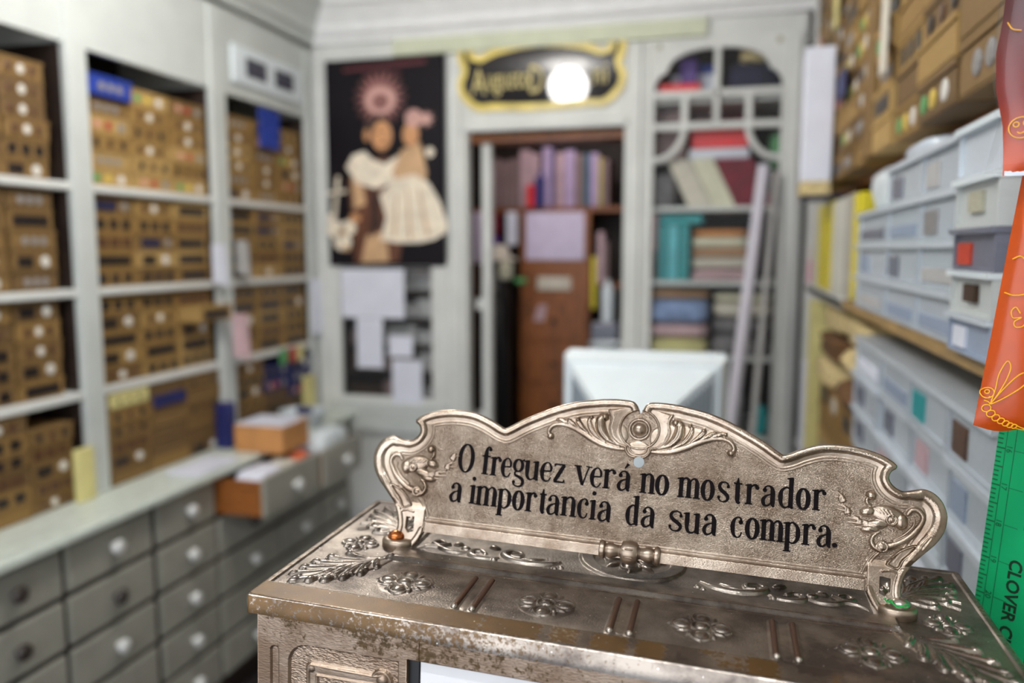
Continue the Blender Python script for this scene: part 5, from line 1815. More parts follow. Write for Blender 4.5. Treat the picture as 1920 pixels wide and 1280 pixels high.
def glyph(ch):
    """strokes as (x 0..1, y in x-heights, half width mm)"""
    T, t = TH, TN

    def oval(cx, cy, rx, ry, a0=0, a1=360, n=16, wt=T, wn=t):
        out = []
        for i in range(n + (0 if a1 - a0 == 360 else 1)):
            a = R(a0 + (a1 - a0) * i / n)
            out.append((cx + rx * math.cos(a), cy + ry * math.sin(a), wn + (wt - wn) * abs(math.cos(a)) ** 1.3))
        return out

    def stem(x, y0, y1, w=T):
        return ('s', [(x, y0, w), (x, (y0 + y1) / 2, w * 0.96), (x, y1, w)])

    def foot(x, y, w=2.1):
        return ('h', x, y, w)

    def flag(x, y):
        return ('f', x, y)
    G = {
        'o': [('c', oval(.5, .5, .5, .5))],
        'O': [('c', oval(.5, .76, .5, .76))],
        'e': [('s', [(.04, .53, t), (.5, .545, t), (.98, .56, t)]), ('s', [(.98, .56, .8), (.97, .78, .9), (.75, .97, .55), (.48, 1, .5), (.15, .84, 1.1), (.02, .5, T), (.15, .14, 1.15), (.5, 0, .6), (.8, .06, .5), (1, .24, .5)])],
        'c': [('d', .88, .76, 1.55), ('s', [(.93, .72, 1.2), (.86, .93, .7), (.55, 1, .5), (.17, .84, 1.1), (.03, .5, T), (.17, .14, 1.1), (.52, 0, .55), (.85, .07, .5), (1, .27, .5)])],
        'r': [stem(.25, 0, 1), foot(.25, 0), flag(.25, 1), ('s', [(.27, .72, .5), (.45, .90, .6), (.68, .99, .8), (.88, .93, 1.2)]), ('d', .9, .86, 1.45)],
        'n': [stem(.12, 0, 1), foot(.12, 0), flag(.12, 1), ('s', [(.14, .74, .5), (.36, .93, .6), (.62, 1.0, .75), (.84, .90, 1.15), (.9, .70, T), (.9, .35, T), (.9, 0, T)]), foot(.9, 0)],
        'm': [stem(.07, 0, 1), foot(.07, 0), flag(.07, 1), ('s', [(.08, .74, .5), (.2, .93, .6), (.34, 1.0, .75), (.47, .90, 1.15), (.5, .70, T), (.5, .35, T), (.5, 0, T)]), foot(.5, 0),
              ('s', [(.52, .74, .5), (.64, .93, .6), (.78, 1.0, .75), (.90, .90, 1.15), (.94, .70, T), (.94, .35, T), (.94, 0, T)]), foot(.94, 0)],
        'u': [('s', [(.10, 1, T), (.10, .6, T), (.11, .25, 1.3), (.24, .06, 1.0), (.45, 0, .6), (.70, .08, .5), (.88, .28, .5)]), flag(.10, 1), stem(.9, 0, 1), flag(.9, 1), ('s', [(.9, .02, .8), (1.0, .01, .6), (1.1, .03, .4)])],
        'a': [('d', .17, .77, 1.5), ('s', [(.12, .75, 1.1), (.22, .93, .6), (.46, 1.0, .55), (.72, .93, .95), (.84, .72, T), (.85, .45, T), (.85, .18, T), (.90, .03, 1.0), (1.04, .01, .5)]),
              ('s', [(.84, .62, .5), (.55, .56, .5), (.24, .46, .9), (.05, .26, 1.3), (.14, .06, 1.1), (.36, .0, .65), (.62, .08, .5), (.83, .27, .5)])],
        'd': [('s', [(.84, .84, .5), (.6, .99, .55), (.38, .98, .65), (.1, .80, 1.15), (.03, .5, T), (.1, .17, 1.15), (.36, .0, .65), (.62, .05, .5), (.83, .22, .5)]), stem(.84, 0, 1.5), flag(.84, 1.5), ('s', [(.86, .02, .9), (.95, .01, .6), (1.05, .03, .4)])],
        'p': [stem(.16, -.42, 1), foot(.16, -.42), flag(.16, 1), ('s', [(.17, .80, .5), (.4, .98, .55), (.6, .99, .7), (.9, .80, 1.15), (.97, .5, T), (.9, .18, 1.15), (.62, .01, .65), (.38, .03, .5), (.17, .2, .5)])],
        'g': [('c', oval(.42, .68, .40, .32, wt=1.3)), ('s', [(.74, .90, .5), (.86, .98, .6), (1.0, 1.0, .9)]), ('s', [(.28, .38, .5), (.12, .27, .7), (.2, .15, .9), (.55, .07, 1.1), (.88, -.04, 1.2), (.97, -.2, 1.2), (.86, -.38, .9), (.5, -.45, .6), (.15, -.38, .6), (.02, -.25, .8)]), ('d', .08, -.22, 1.2)],
        's': [('s', [(.95, .74, .9), (.85, .92, .6), (.55, 1, .5), (.22, .93, .9), (.1, .76, 1.2), (.28, .58, 1.35), (.62, .44, 1.4), (.9, .27, 1.25), (.82, .08, .9), (.5, 0, .5), (.2, .05, .5), (.03, .22, .8)]), ('d', .9, .78, 1.1), ('d', .07, .22, 1.1)],
        't': [('s', [(.46, 1.28, .35), (.42, 1.06, 1.1), (.40, .9, T), (.40, .5, T), (.41, .2, T), (.5, .04, 1.0), (.72, .0, .6), (1.0, .08, .45)]), ('s', [(-.42, .99, t), (.4, .99, t), (1.30, .99, t)])],
        'f': [('s', [(.36, 0, T), (.36, .6, T), (.36, 1.1, T), (.42, 1.36, 1.1), (.62, 1.5, .6), (.85, 1.47, .8), (.95, 1.38, 1.1)]), ('d', .92, 1.37, 1.35), ('s', [(-.20, .99, t), (.4, .99, t), (1.02, .99, t)]), foot(.36, 0)],
        'i': [stem(.5, 0, 1), foot(.5, 0), flag(.5, 1), ('d', .5, 1.36, 1.6)],
        'v': [('s', [(.08, 1, 1.5), (.29, .5, 1.4), (.5, .03, 1.0)]), ('s', [(.94, 1, .55), (.72, .5, .55), (.52, .0, .55)]), ('h', .08, .985, 2.3), ('h', .94, .985, 1.8)],
        'z': [('s', [(.02, .97, .6), (.5, .97, .6), (1, .97, .6)]), ('s', [(.93, .95, 1.3), (.5, .5, 1.5), (.07, .05, 1.3)]), ('s', [(0, .03, .6), (.5, .03, .6), (.98, .03, .6)]), ('s', [(.04, .97, .9), (.0, .84, .3)]), ('s', [(.97, .03, .9), (1.02, .18, .3)])],
        '.': [('d', .5, .09, 1.7)],
    }
    G['á'] = G['a'] + [('s', [(.50, 1.15, .4), (.66, 1.27, .8), (.82, 1.40, 1.2)])]
    return G[ch]


def set_text(mb, rows, XHT):
    for (ch, u0, u1, v) in rows:
        mgn = 1.0 if ch not in '.i' else 0
        a, wd = u0 + mgn, (u1 - u0) - 2 * mgn
        y0, y1 = -0.42, 0.3
        for g in glyph(ch):
            if g[0] in 'sc':
                ribbon(mb, [(a + x * wd, v + y * XHT, w) for x, y, w in g[1]], y0, y1, g[0] == 'c')
            elif g[0] == 'h':
                x, y = a + g[1] * wd, v + g[2] * XHT
                ribbon(mb, [(x - g[3] * 1.22, y + 0.3, 0.45), (x + g[3] * 1.22, y + 0.3, 0.45)], y0, y1)
            elif g[0] == 'f':
                x, y = a + g[1] * wd, v + g[2] * XHT
                ribbon(mb, [(x - 2.9, y - 0.95, 0.35), (x - 1.2, y - 0.6, 0.6), (x + 1.3, y - 0.2, 0.6)], y0, y1)
            elif g[0] == 'd':
                x, y, r = a + g[1] * wd, v + g[2] * XHT, g[3]
                mb.prism([(x + r * math.cos(k * math.pi / 8), y + r * math.sin(k * math.pi / 8)) for k in range(16)], y0, y1)


L1 = [('O', -139.0, -126.7, 43.9), ('f', -119.9, -112.3, 43.8), ('r', -112.8, -103.6, 43.7), ('e', -103.8, -95.3, 43.7), ('g', -94.6, -84.6, 43.7), ('u', -85.0, -74.0, 43.7), ('e', -72.5, -63.3, 43.7), ('z', -62.7, -52.9, 43.7),
      ('v', -45.7, -33.8, 43.6), ('e', -33.8, -24.8, 43.5), ('r', -24.8, -14.2, 43.4), ('á', -13.7, -3.4, 43.3), ('n', 4.0, 14.1, 43.1), ('o', 15.1, 24.2, 43.2), ('m', 31.5, 46.6, 43.1), ('o', 48.0, 56.9, 43.0), ('s', 58.9, 68.5, 43.1),
      ('t', 71.0, 76.4, 43.2), ('r', 78.2, 88.7, 43.4), ('a', 89.7, 99.8, 43.7), ('d', 101.6, 112.2, 43.9), ('o', 113.8, 122.6, 44.1), ('r', 123.8, 133.8, 44.5)]
L2 = [('a', -143.5, -133.2, 20.4), ('i', -126.8, -122.2, 20.3), ('m', -121.3, -104.9, 20.1), ('p', -104.4, -93.5, 20.0), ('o', -92.0, -83.3, 19.8), ('r', -82.3, -72.8, 19.7), ('t', -70.9, -65.9, 19.6), ('a', -65.4, -55.1, 19.6),
      ('n', -53.8, -42.9, 19.7), ('c', -41.5, -33.0, 19.7), ('i', -31.9, -27.5, 19.5), ('a', -26.3, -15.8, 19.3), ('d', -5.0, 4.6, 19.1), ('a', 6.0, 16.5, 18.9), ('s', 25.8, 36.7, 18.5), ('u', 37.5, 48.5, 18.4), ('a', 50.3, 60.7, 18.8),
      ('c', 70.2, 78.7, 19.3), ('o', 80.5, 89.4, 19.5), ('m', 90.8, 106.0, 19.7), ('p', 106.4, 117.1, 19.8), ('r', 117.9, 128.1, 19.9), ('a', 128.1, 138.2, 20.2), ('.', 138.7, 141.8, 20.6)]
mb = MB()
set_text(mb, L1, 14.1)
set_text(mb, L2, 14.1)
lt = mb.build('lettering', M['ink'], SIGN)
lt.scale = (0.001, 0.001, 0.001)

# ---- feet and screws of the sign (vertical axis, standing on the lid)
SURF = ZT - 0.019
for s, sm in ((-1, 'screw_copper'), (1, 'screw_steel')):
    mb = MB()
    mb.lathe([(12.2, 0), (13.0, 1.0), (13.0, 5.2), (12.2, 7.0), (10.4, 8.0), (0, 8.0)], 32, (0, 0, 0), sy=0.80)
    ft = mb.build('foot', M['sign_metal'], CRG, True)
    ft.scale = (0.001, 0.001, 0.001)
    ft.location = (s * 0.181, -0.0045, SURF - 0.0003)
    mb = MB()
    mb.lathe([(6.6, 0), (6.8, 1.2), (6.0, 3.0), (4.2, 4.6), (2.0, 5.5), (0, 5.8)], 24)
    sc = mb.build('screw', M[sm], ft, True)
    sc.location = (s * 1.5, -0.5, 7.9)
    sc['label'] = 'copper coloured screw' if s < 0 else 'steel screw tied with green thread'
    if s > 0:
        pts = [(-9, 3, 9.5), (-8, -1, 11), (-6.5, -2.5, 10), (-5, -3.5, 12), (-3, -6, 10), (0, -7.4, 10.4), (3.5, -7.2, 9.6), (6.0, -4.5, 10.2), (3, -6.8, 11.2), (-1, -7.6, 9.2), (-4.5, -5.2, 10.8), (-7.5, 0.5, 9.6), (-9.5, 1, 12)]
        P = catmull(pts, 5)
        g = MB().tube([tuple(p) for p in P], 0.5, 6).build('thread', M['green_thread'], ft, True)

# ---- lid : embossed cast plate (y runs away from the viewer)
RL = Relief(-243.5, 243.5, -119.5, 92.5, 0.55)
X, Y = RL.X, RL.Y
lid_poly = [(-243, -117), (-241, -119), (241, -119), (243, -117), (243, 90), (241, 92), (-241, 92), (-243, 90)]
SL = poly_sdf(X, Y, lid_poly)


def sstep(a, b, v):
    t = np.clip((v - a) / (b - a), 0, 1)
    return t * t * (3 - 2 * t)


A_ = np.abs(X)
# outer band at the front, thin rim at the sides and back
rimz = np.maximum(1 - sstep(-96.0, -94.6, Y), np.maximum(sstep(237.0, 238.2, A_), sstep(86.0, 87.0, Y)))
Hh = 1.3 * rimz
# raised rectangular frame with a sunk field inside it
inx = 1 - sstep(178, 181, A_)
fr_out = np.minimum(inx, np.minimum(sstep(-33.0, -27.0, Y), 1 - sstep(76, 80, Y)))
fr_in = np.minimum(1 - sstep(166, 168, A_), np.minimum(sstep(-13.5, -12.0, Y), 1 - sstep(62, 64, Y)))
Hh = Hh + 2.6 * fr_out - 1.8 * fr_in
RL.H = Hh - 1.1 * np.clip(1 - SL / 1.6, 0, 1) ** 2
RL.field = np.where(rimz > 0.3, 0.1, 1.0)
RL.field = np.where((fr_out > 0.95) & (fr_in < 0.05), 0.15, RL.field)
base0 = RL.H.copy()
RL.H = np.zeros(X.shape)
# rosettes of the front strip
for cx in (-149.5, -47.3, 54.5, 155.5):
    cy = -66
    for k in range(40):
        a = 2 * math.pi * k / 40
    RL.dome(cx, cy, 20, 20, 0.5, 0.2)
    RL.dome(cx, cy, 4.9, 4.9, 3.4)
    RL.ring(cx, cy, 6.2, 0.9, 1.8)
    for (dx, dy, a) in ((12.5, 0, 0), (-12.5, 0, math.pi), (0, 12.0, math.pi / 2), (0, -12.0, -math.pi / 2)):
        RL.dome(cx + dx, cy + dy, 6.2, 4.9, 2.9, ang=a)
        RL.ring(cx + dx, cy + dy, 6.3, 0.8, 1.7)
        RL.stroke([(cx + dx * 1.25, cy + dy * 1.25), (cx + dx * 1.72, cy + dy * 1.72)], [2.4, 0.3], [1.8, 0.9])
    for k in range(4):
        a = math.pi / 4 + k * math.pi / 2
        for da in (-0.2, 0.2):
            RL.stroke([(cx + 9 * math.cos(a), cy + 9 * math.sin(a)), (cx + 14 * math.cos(a + da), cy + 14 * math.sin(a + da)), (cx + 17.5 * math.cos(a + da * 1.3), cy + 17.5 * math.sin(a + da * 1.3))], [1.0, 1.7, 0.4], [1.2, 2.0, 0.8])
# shallow beds of the paired rods
for cx in (-98.2, 4.9, 105.2):
    for dx in (-6.2, 6.2):
        RL.stroke([(cx + dx, -43), (cx + dx, -92)], 3.4, 0.9, smooth=False, power=0.3)
    RL.stroke([(cx, -46), (cx, -89)], 3.2, 0.55, smooth=False, power=0.2)
# medallion
w = RL.win(-46, 46, -16, 70)
q = np.hypot(X[w] / 1.03, Y[w] - 27)
RL.H[w] = np.where((q < 40), 2.2 * (1 - sstep(38, 40, q)) * sstep(28.0, 29.5, q) + 0.01, RL.H[w])
med = (q < 40)
base0[w] = np.where(med, np.minimum(base0[w], 0.8), base0[w])
for (dx, dy, a) in ((13, 0, 0), (-13, 0, math.pi), (0, 12.5, math.pi / 2), (0, -12.5, -math.pi / 2)):
    RL.dome(dx, 27 + dy, 7.6, 5.6, 3.2, ang=a)
    RL.ring(dx, 27 + dy, 7.4, 0.9, 1.9)
    RL.stroke([(dx * 1.3, 27 + dy * 1.3), (dx * 1.95, 27 + dy * 1.95)], [2.8, 0.3], [2.2, 0.9])
RL.dome(0, 27, 5.5, 5.5, 3.6)
for k in range(4):
    a = math.pi / 4 + k * math.pi / 2
    RL.stroke([(9 * math.cos(a), 27 + 9 * math.sin(a)), (18 * math.cos(a), 27 + 18 * math.sin(a)), (24 * math.cos(a), 27 + 24 * math.sin(a))], [1.2, 3.0, 0.5], [1.2, 2.6, 0.8])
# running scrollwork in the sunk field
for yo in (0, 1):
    f = (lambda y: y) if yo == 0 else (lambda y: 50 - y)
    RL.stroke([(52, f(4)), (62, f(-3)), (76, f(-6)), (90, f(-2)), (97, f(6)), (92, f(12)), (84, f(10)), (84, f(4)), (90, f(3))], [1.0, 2.4, 3.0, 3.2, 3.0, 2.6, 2.2, 1.8, 1.5], [1.5, 2.4, 2.8, 2.8, 2.6, 2.4, 2.2, 2.2, 2.2], sym=True)
    RL.stroke([(66, f(6)), (74, f(1)), (84, f(-1))], [1, 2.6, 0.8], [1, 2.2, 1], sym=True)
    RL.stroke([(99, f(-3)), (106, f(-7.5)), (114, f(-8)), (121, f(-4)), (122, f(3)), (116, f(6)), (111, f(2))], [0.8, 2.0, 2.8, 2.8, 2.4, 2.2, 1.8], [1.4, 2.2, 2.6, 2.6, 2.4, 2.2, 2.0], sym=True)
    RL.dome(101.5, f(-7.5), 2.3, 2.3, 2.6, sym=True)
    RL.stroke([(124, f(0)), (132, f(-4)), (141, f(-3)), (149, f(2)), (158, f(1)), (164, f(-5))], [0.8, 2.2, 2.8, 2.6, 2.4, 0.6], [1.2, 2.2, 2.6, 2.4, 2.2, 1.0], sym=True)
    RL.stroke([(142, f(10)), (150, f(5)), (156, f(9)), (152, f(14)), (147, f(11))], [0.8, 1.8, 2.2, 2.0, 1.5], 2.2, sym=True)
    RL.dome(128, f(6), 4.4, 3.4, 2.6, ang=0.5, sym=True)
    RL.dome(136, f(12), 4.4, 3.0, 2.6, ang=-0.5, sym=True)
    RL.dome(107, f(15), 5, 3.2, 2.6, ang=0.3, sym=True)
    RL.dome(50, f(-5), 2.2, 2.2, 2.0, sym=True)
    RL.dome(54, f(-8), 1.8, 1.8, 1.8, sym=True)
# acanthus leaves in the four corners: veins fan out from the frame towards the corner
for sy_ in (1, -1):
    def fy(n):
        return -n if sy_ > 0 else -(16 - n)
    root = (176.0, fy(27))
    tips = [((180, 47), 3.0), ((185.5, 62), 3.6), ((194, 72.5), 3.6), ((204, 79.5), 4.2), ((214, 84), 3.6), ((224, 88), 3.6), ((230, 78), 3.0), ((228, 66), 3.4), ((225, 54), 3.4), ((219, 42), 3.2), ((209, 32), 3.0)]
    RL.stroke([(180, fy(32)), (190, fy(44)), (203, fy(58)), (216, fy(72)), (224, fy(81))], [6, 12, 15, 12, 5], [0.8, 1.3, 1.5, 1.2, 0.7], sym=True, power=0.25)
    for k, ((tx, tn), r) in enumerate(tips):
        t_ = (tx, fy(tn))
        # each vein leaves the midrib and bends outwards
        ax_ = 176 + (tx - 176) * 0.45 + (6 if k < 5 else -1)
        an_ = 27 + (tn - 27) * 0.45 + (-1 if k < 5 else 6)
        bx_, bn_ = (ax_ + tx) / 2 + (1.5 if k < 5 else -0.5), (an_ + tn) / 2 + (-0.5 if k < 5 else 1.5)
        RL.stroke([root, (ax_, fy(an_)), (bx_, fy(bn_)), t_], [1.2, 2.0, r * 0.95, r], [1.2, 2.0, 2.5, 2.3], sym=True, power=0.55)
        ang = math.atan2(t_[1] - fy(bn_), tx - bx_)
        RL.dome(tx, t_[1], r * 1.35, r * 0.95, 3.2, ang=ang, sym=True, power=0.6)
        RL.stroke([(ax_, fy(an_)), (bx_, fy(bn_)), ((bx_ + tx) / 2, (fy(bn_) + t_[1]) / 2)], 0.45, -0.7, sym=True, mode='add', power=1.0)
        if 0 < k < 10:
            px_, pn_ = (tx + tips[k - 1][0][0]) / 2, (tn + tips[k - 1][0][1]) / 2
            cx_, cn_ = 203 + (px_ - 203) * 0.9, 56 + (pn_ - 56) * 0.9
            RL.dome(cx_, fy(cn_), 1.9, 1.9, 2.4, sym=True)
# side blossoms
for (dx, dy, a) in ((9, 0, 0), (-9, 0, 0), (0, 10, math.pi / 2), (0, -10, math.pi / 2)):
    RL.dome(211 + dx, -10 + dy, 6.0, 4.2, 2.8, ang=a, sym=True)
    RL.ring(211 + dx, -10 + dy, 5.6, 0.7, 1.6, sym=True)
RL.dome(211, -10, 4.0, 4.0, 3.2, sym=True)
for k in range(4):
    a = math.pi / 4 + k * math.pi / 2
    RL.dome(211 + 11 * math.cos(a), -10 + 11 * math.sin(a), 2.6, 2.0, 2.0, ang=a, sym=True)
RL.stroke([(196, 20), (204, 16), (212, 20), (208, 27), (202, 25)], [0.8, 2.0, 2.4, 2.0, 1.5], 2.2, sym=True)
RL.stroke([(226, 18), (220, 24), (222, 32), (229, 30)], [0.8, 2.0, 2.2, 1.2], 2.2, sym=True)
RL.H = base0 + RL.H
# worn-off lacquer on the front band
st = np.zeros(X.shape)
yb = (Y < -96) & (Y > -118.2)


def wobble(v, s):
    return 1.3 * np.sin(v * 0.9 + s) + 0.8 * np.sin(v * 2.3 + 2 * s) + 0.5 * np.sin(v * 5.1 + s)


for k, (a, b, val, ya, ybk) in enumerate(((-244, -81, 0.56, -118.2, -96.5), (-80.3, -42.6, 0.56, -117.5, -97), (-35.9, -18.8, 0.46, -116, -97), (-10.4, 11.8, 0.52, -117, -97.5), (17.1, 34.0, 0.56, -118, -97), (55.6, 69.0, 0.47, -103, -96.5), (65.3, 70, 0.5, -115, -106), (68.0, 78.3, 0.5, -112, -107), (75, 79, 0.48, -116, -100), (81.1, 99.5, 0.56, -118, -97), (128, 133, 0.4, -112, -100))):
    ins_ = (X > a + wobble(Y, k)) & (X < b + wobble(Y, k + 3)) & (Y > ya + 0.5 * wobble(X, k)) & (Y < ybk + 0.4 * wobble(X, k + 1))
    st = np.where(ins_, val, st)
st = np.maximum(st, np.where((np.abs(X) > 238), 0.36, 0))
# specks of wear everywhere, denser toward the left front
st = np.maximum(st, np.where(Y < -96, 0.20, 0.12))
# the front edge keeps its flaking brown lacquer, chiefly at the left
edge = (Y < -117.6)
st = np.where(edge, np.clip(0.56 - 0.0011 * (X + 240), 0.24, 0.47), st)
RL.stain = np.where((SL < 1.0) & (Y > -118.8), 0, st)
RL.polish = np.where((SL < 2.4) & (Y < -115), 1.0, np.clip((RL.H - base0 - 1.2) / 1.5, 0, 0.8))
RL.polish = np.maximum(RL.polish, np.where((Y <= -96) & (st < 0.3), 0.55, 0))
RL.field = np.where((Y > -35) & (Y < -12) & (np.abs(X) < 181), 0.08, RL.field)
RL.polish = np.maximum(RL.polish, np.where((Y > -34) & (Y < -26) & (np.abs(X) < 180), 0.8, 0))


def put_lid(x, y, h):
    return np.column_stack([x, y, SURF * 1000 + h]) * 0.001


LID = RL.mesh('lid', SL, M['lid_metal'], CRG, put_lid, 12.0)
for cx in (-98.2, 4.9, 105.2):
    for dx in (-6.2, 6.2):
        P = [(cx + dx, -43.0, SURF * 1000 + 0.5), (cx + dx, -67, SURF * 1000 + 0.5), (cx + dx, -90.5, SURF * 1000 + 0.5)]
        rd = MB().tube(P, 2.1, 12).build('rod', M['copper'], LID, True)
        rd.scale = (0.001, 0.001, 0.001)
        rd['label'] = 'copper coloured raised rod'
        e = MB().lathe([(0, -2.4), (1.5, -1.9), (2.3, -0.6), (2.4, 0.6), (1.6, 2.0), (0, 2.6)], 12)
        for k, vv in enumerate(e.v):
            e.v[k] = (vv[0] + cx + dx, vv[1] - 91.2, vv[2] + SURF * 1000 + 0.9)
        bd = e.build('rod_tip', M['screw_steel'], LID, True)
        bd.scale = (0.001, 0.001, 0.001)

# ---- body below the lid
mb = MB()
mb.box(-0.237, 0.237, -0.104, 0.086, 0.0, SURF - 0.0125, 0.002)
mb.build('cabinet_body', M['body_metal'], CRG)
RF = Relief(-238, -120.0, 380, 499, 0.5)      # x, local z (mm)
X, Y = RF.X, RF.Y
ZL = SURF * 1000 - 12.4
zt = ZT * 1000
SF = poly_sdf(X, Y, [(-237.5, 380.5), (-128.5, 380.5), (-128.5, ZL - 16.5), (-120.2, ZL - 16.5), (-120.2, ZL - 0.4), (-237.5, ZL - 0.4)])


def rr_poly(x0, x1, y0, y1, r):
    pts = []
    for k in range(9):
        a = math.pi - math.pi / 2 * k / 8
        pts.append((x0 + r + r * math.cos(a), y1 - r + r * math.sin(a)))
    pts += [(x1, y1), (x1, y0), (x0, y0)]
    return pts


pan = poly_sdf(X, Y, rr_poly(-214.5, -134.0, 380.0, zt - 50.5, 15))
RF.H = -2.6 * sstep(0, 1.2, pan)
slot_ = poly_sdf(X, Y, [(-228.0, 380), (-228.0, zt - 58)] + [(-224.7 - 3.3 * math.cos(math.pi * k / 6), zt - 58 + 3.3 * math.sin(math.pi * k / 6)) for k in range(1, 6)] + [(-221.4, zt - 58), (-221.4, 380)])
RF.H = np.minimum(RF.H, -2.0 * sstep(0, 0.8, slot_))
RF.field = np.where(pan > 1, 1.0, 0.15)
b0 = RF.H.copy()
RF.H = np.zeros(X.shape)
zk = zt - 67.0
RF.stroke([(-197, zk - 40), (-197, zk - 1), (-196, zk + 0.5), (-150, zk)], 4.6, 1.0, smooth=False, power=0.25)
RF.stroke([(-199.6, zk - 40), (-199.6, zk + 1.6), (-198, zk + 3.0), (-152, zk + 2.6), (-147, zk + 4.0)], 1.0, 2.6, smooth=False)
RF.stroke([(-193.5, zk - 40), (-193.5, zk - 4.2), (-150, zk - 3.6)], 0.9, 2.0, smooth=False)
sp = [(-152, zk + 3.5), (-148.5, zk + 6.5), (-143.5, zk + 6.2), (-140.0, zk + 2.0), (-140.2, zk - 4), (-142.6, zk - 12), (-142.6, zk - 36)]
RF.stroke(sp, 1.1, 2.6)
RF.dome(-146.2, zk + 0.8, 4.2, 4.6, 2.6)
RF.dome(-198, zk + 0.5, 3.6, 3.6, 2.4)
RF.H = b0 + RF.H
RF.stain = np.clip(0.36 - np.clip((ZL - Y) / 40, 0, 1) * 0.2 + 0.04 * np.sin(X * 0.11) + np.clip((X + 200) / 80, 0, 1) * 0.10 * (Y > ZL - 17), 0, 0.5)


def put_front(x, z, h):
    return np.column_stack([x, -113.0 - h, z]) * 0.001


FP = RF.mesh('front_panel', SF, M['body_metal'], CRG, put_front, 9.0)
RF2 = Relief(-121, 238, 470, 499, 0.9)
S2 = poly_sdf(RF2.X, RF2.Y, [(-120.0, ZL - 16.5), (237.5, ZL - 16.5), (237.5, ZL - 0.4), (-120.0, ZL - 0.4)])
RF2.field[:] = 0.15
RF2.stain = np.clip(0.42 - 0.0012 * (RF2.X + 120), 0.15, 0.45)
RF2.mesh('frieze_band', S2, M['body_metal'], CRG, put_front, 9.0)
MB().box(-0.1205, 0.13, -0.108, -0.1045, 0.30, (ZL - 17.0) * 0.001).build('indicator_card', M['indicator'], CRG)
MB().box(-0.1285, -0.1215, -0.1085, -0.104, 0.30, (ZL - 16.8) * 0.001).build('window_gap', M['black'], CRG)
MB().box(0.137, 0.237, -0.113, -0.104, 0.0, (ZL - 17) * 0.001).build('front_panel', M['body_metal'], CRG)
MB().box(-0.237, 0.137, -0.116, -0.104, 0.0, 0.295, 0.003).build('drawer_panel', M['body_metal'], CRG)

# counter under the register
CO = thing('shop_counter', 'dark counter under the cash register', 'counter', (-0.08, 0.6, 0))
MB().box(-0.40, 0.36, -0.16, 0.22, 0.85, 0.8885, 0.004).build('countertop', M['dark_wood'], CO)
MB().box(-0.37, 0.33, -0.12, 0.20, 0, 0.85).build('counter_body', M['dark_wood'], CO)

# ------------------------------------------------------------------ green cutting mat standing behind the register
e_ = Vector((.065, 0, .998)).normalized()
w_ = Vector((1, -1, -.065))
w_ = (w_ - e_ * w_.dot(e_)).normalized()
n_ = w_.cross(e_)
GM = thing('cutting_mat', 'bright green ruled cutting mat standing behind the right end of the register', 'cutting mat')
GM.matrix_world = Matrix(((w_.x, e_.x, n_.x, .207), (w_.y, e_.y, n_.y, .68), (w_.z, e_.z, n_.z, 1.504), (0, 0, 0, 1)))
# local axes: x across (away from the left edge), y up along the edge, z towards the viewer
front = 1 if n_.y < 0 else -1


def matz(a):
    return a * front


def gbox(mb, x0, x1, y0, y1, z0, z1):
    a, b = sorted((matz(z0), matz(z1)))
    return mb.box(x0, x1, y0, y1, a, b)


mb = gbox(MB(), 0, 0.16, -0.60, 0.20, -0.002, 0.0)
mb.build('mat_sheet', M['mat_green'], GM)
mb = MB()
pitch = 0.0292
y16 = -0.0045
for k in range(-4, 8):
    yy = y16 - k * pitch
    gbox(mb, 0.0135, 0.0235, yy - 0.0002, yy + 0.0002, 0, 0.00012)
    for j in range(8):
        y2 = yy - j * pitch / 8
        gbox(mb, 0.0002 if j % 4 else 0.0, 0.0042 if j % 4 else 0.0062, y2 - 0.00055, y2 + 0.00055, 0, 0.00010)
for xx in (0.0066, 0.0132):
    gbox(mb, xx - 0.00025, xx + 0.00025, -0.3, 0.13, 0, 0.00012)
gbox(mb, 0.0415, 0.0420, -0.3, 0.13, 0, 0.00012)
mb.build('ruled_lines', M['mat_line'], GM)


def mat_text(body, size, x, y, sx=1.0, m='mat_text', bold=0.0):
    o = text_mesh('lettering', body, size, M[m], GM, (x, y, 0.0002 * front), rot=(0, 0, R(-90)), sx=sx, extrude=0.0001, bold=bold)
    if front < 0:
        o.rotation_euler = (0, R(180), R(-90))
    return o


for k in range(-2, 6):
    mat_text(str(16 + k), 0.0062, 0.0075, y16 - k * pitch + 0.0035, m='mat_line')
mat_text('CLOVER CU', 0.0132, 0.0218, -0.0865, sx=1.0, bold=0.0003)
mat_text('clover', 0.019, 0.0285, -0.018, sx=1.0, bold=0.0005)

# ------------------------------------------------------------------ hanging orange pouches
HS = thing('hanging_strip', 'clear display strip from which the orange pouches hang', 'strip')
MB().box(0.222, 0.245, 0.618, 0.620, 1.56, 2.78).build('strip_band', M['wrap'], HS)


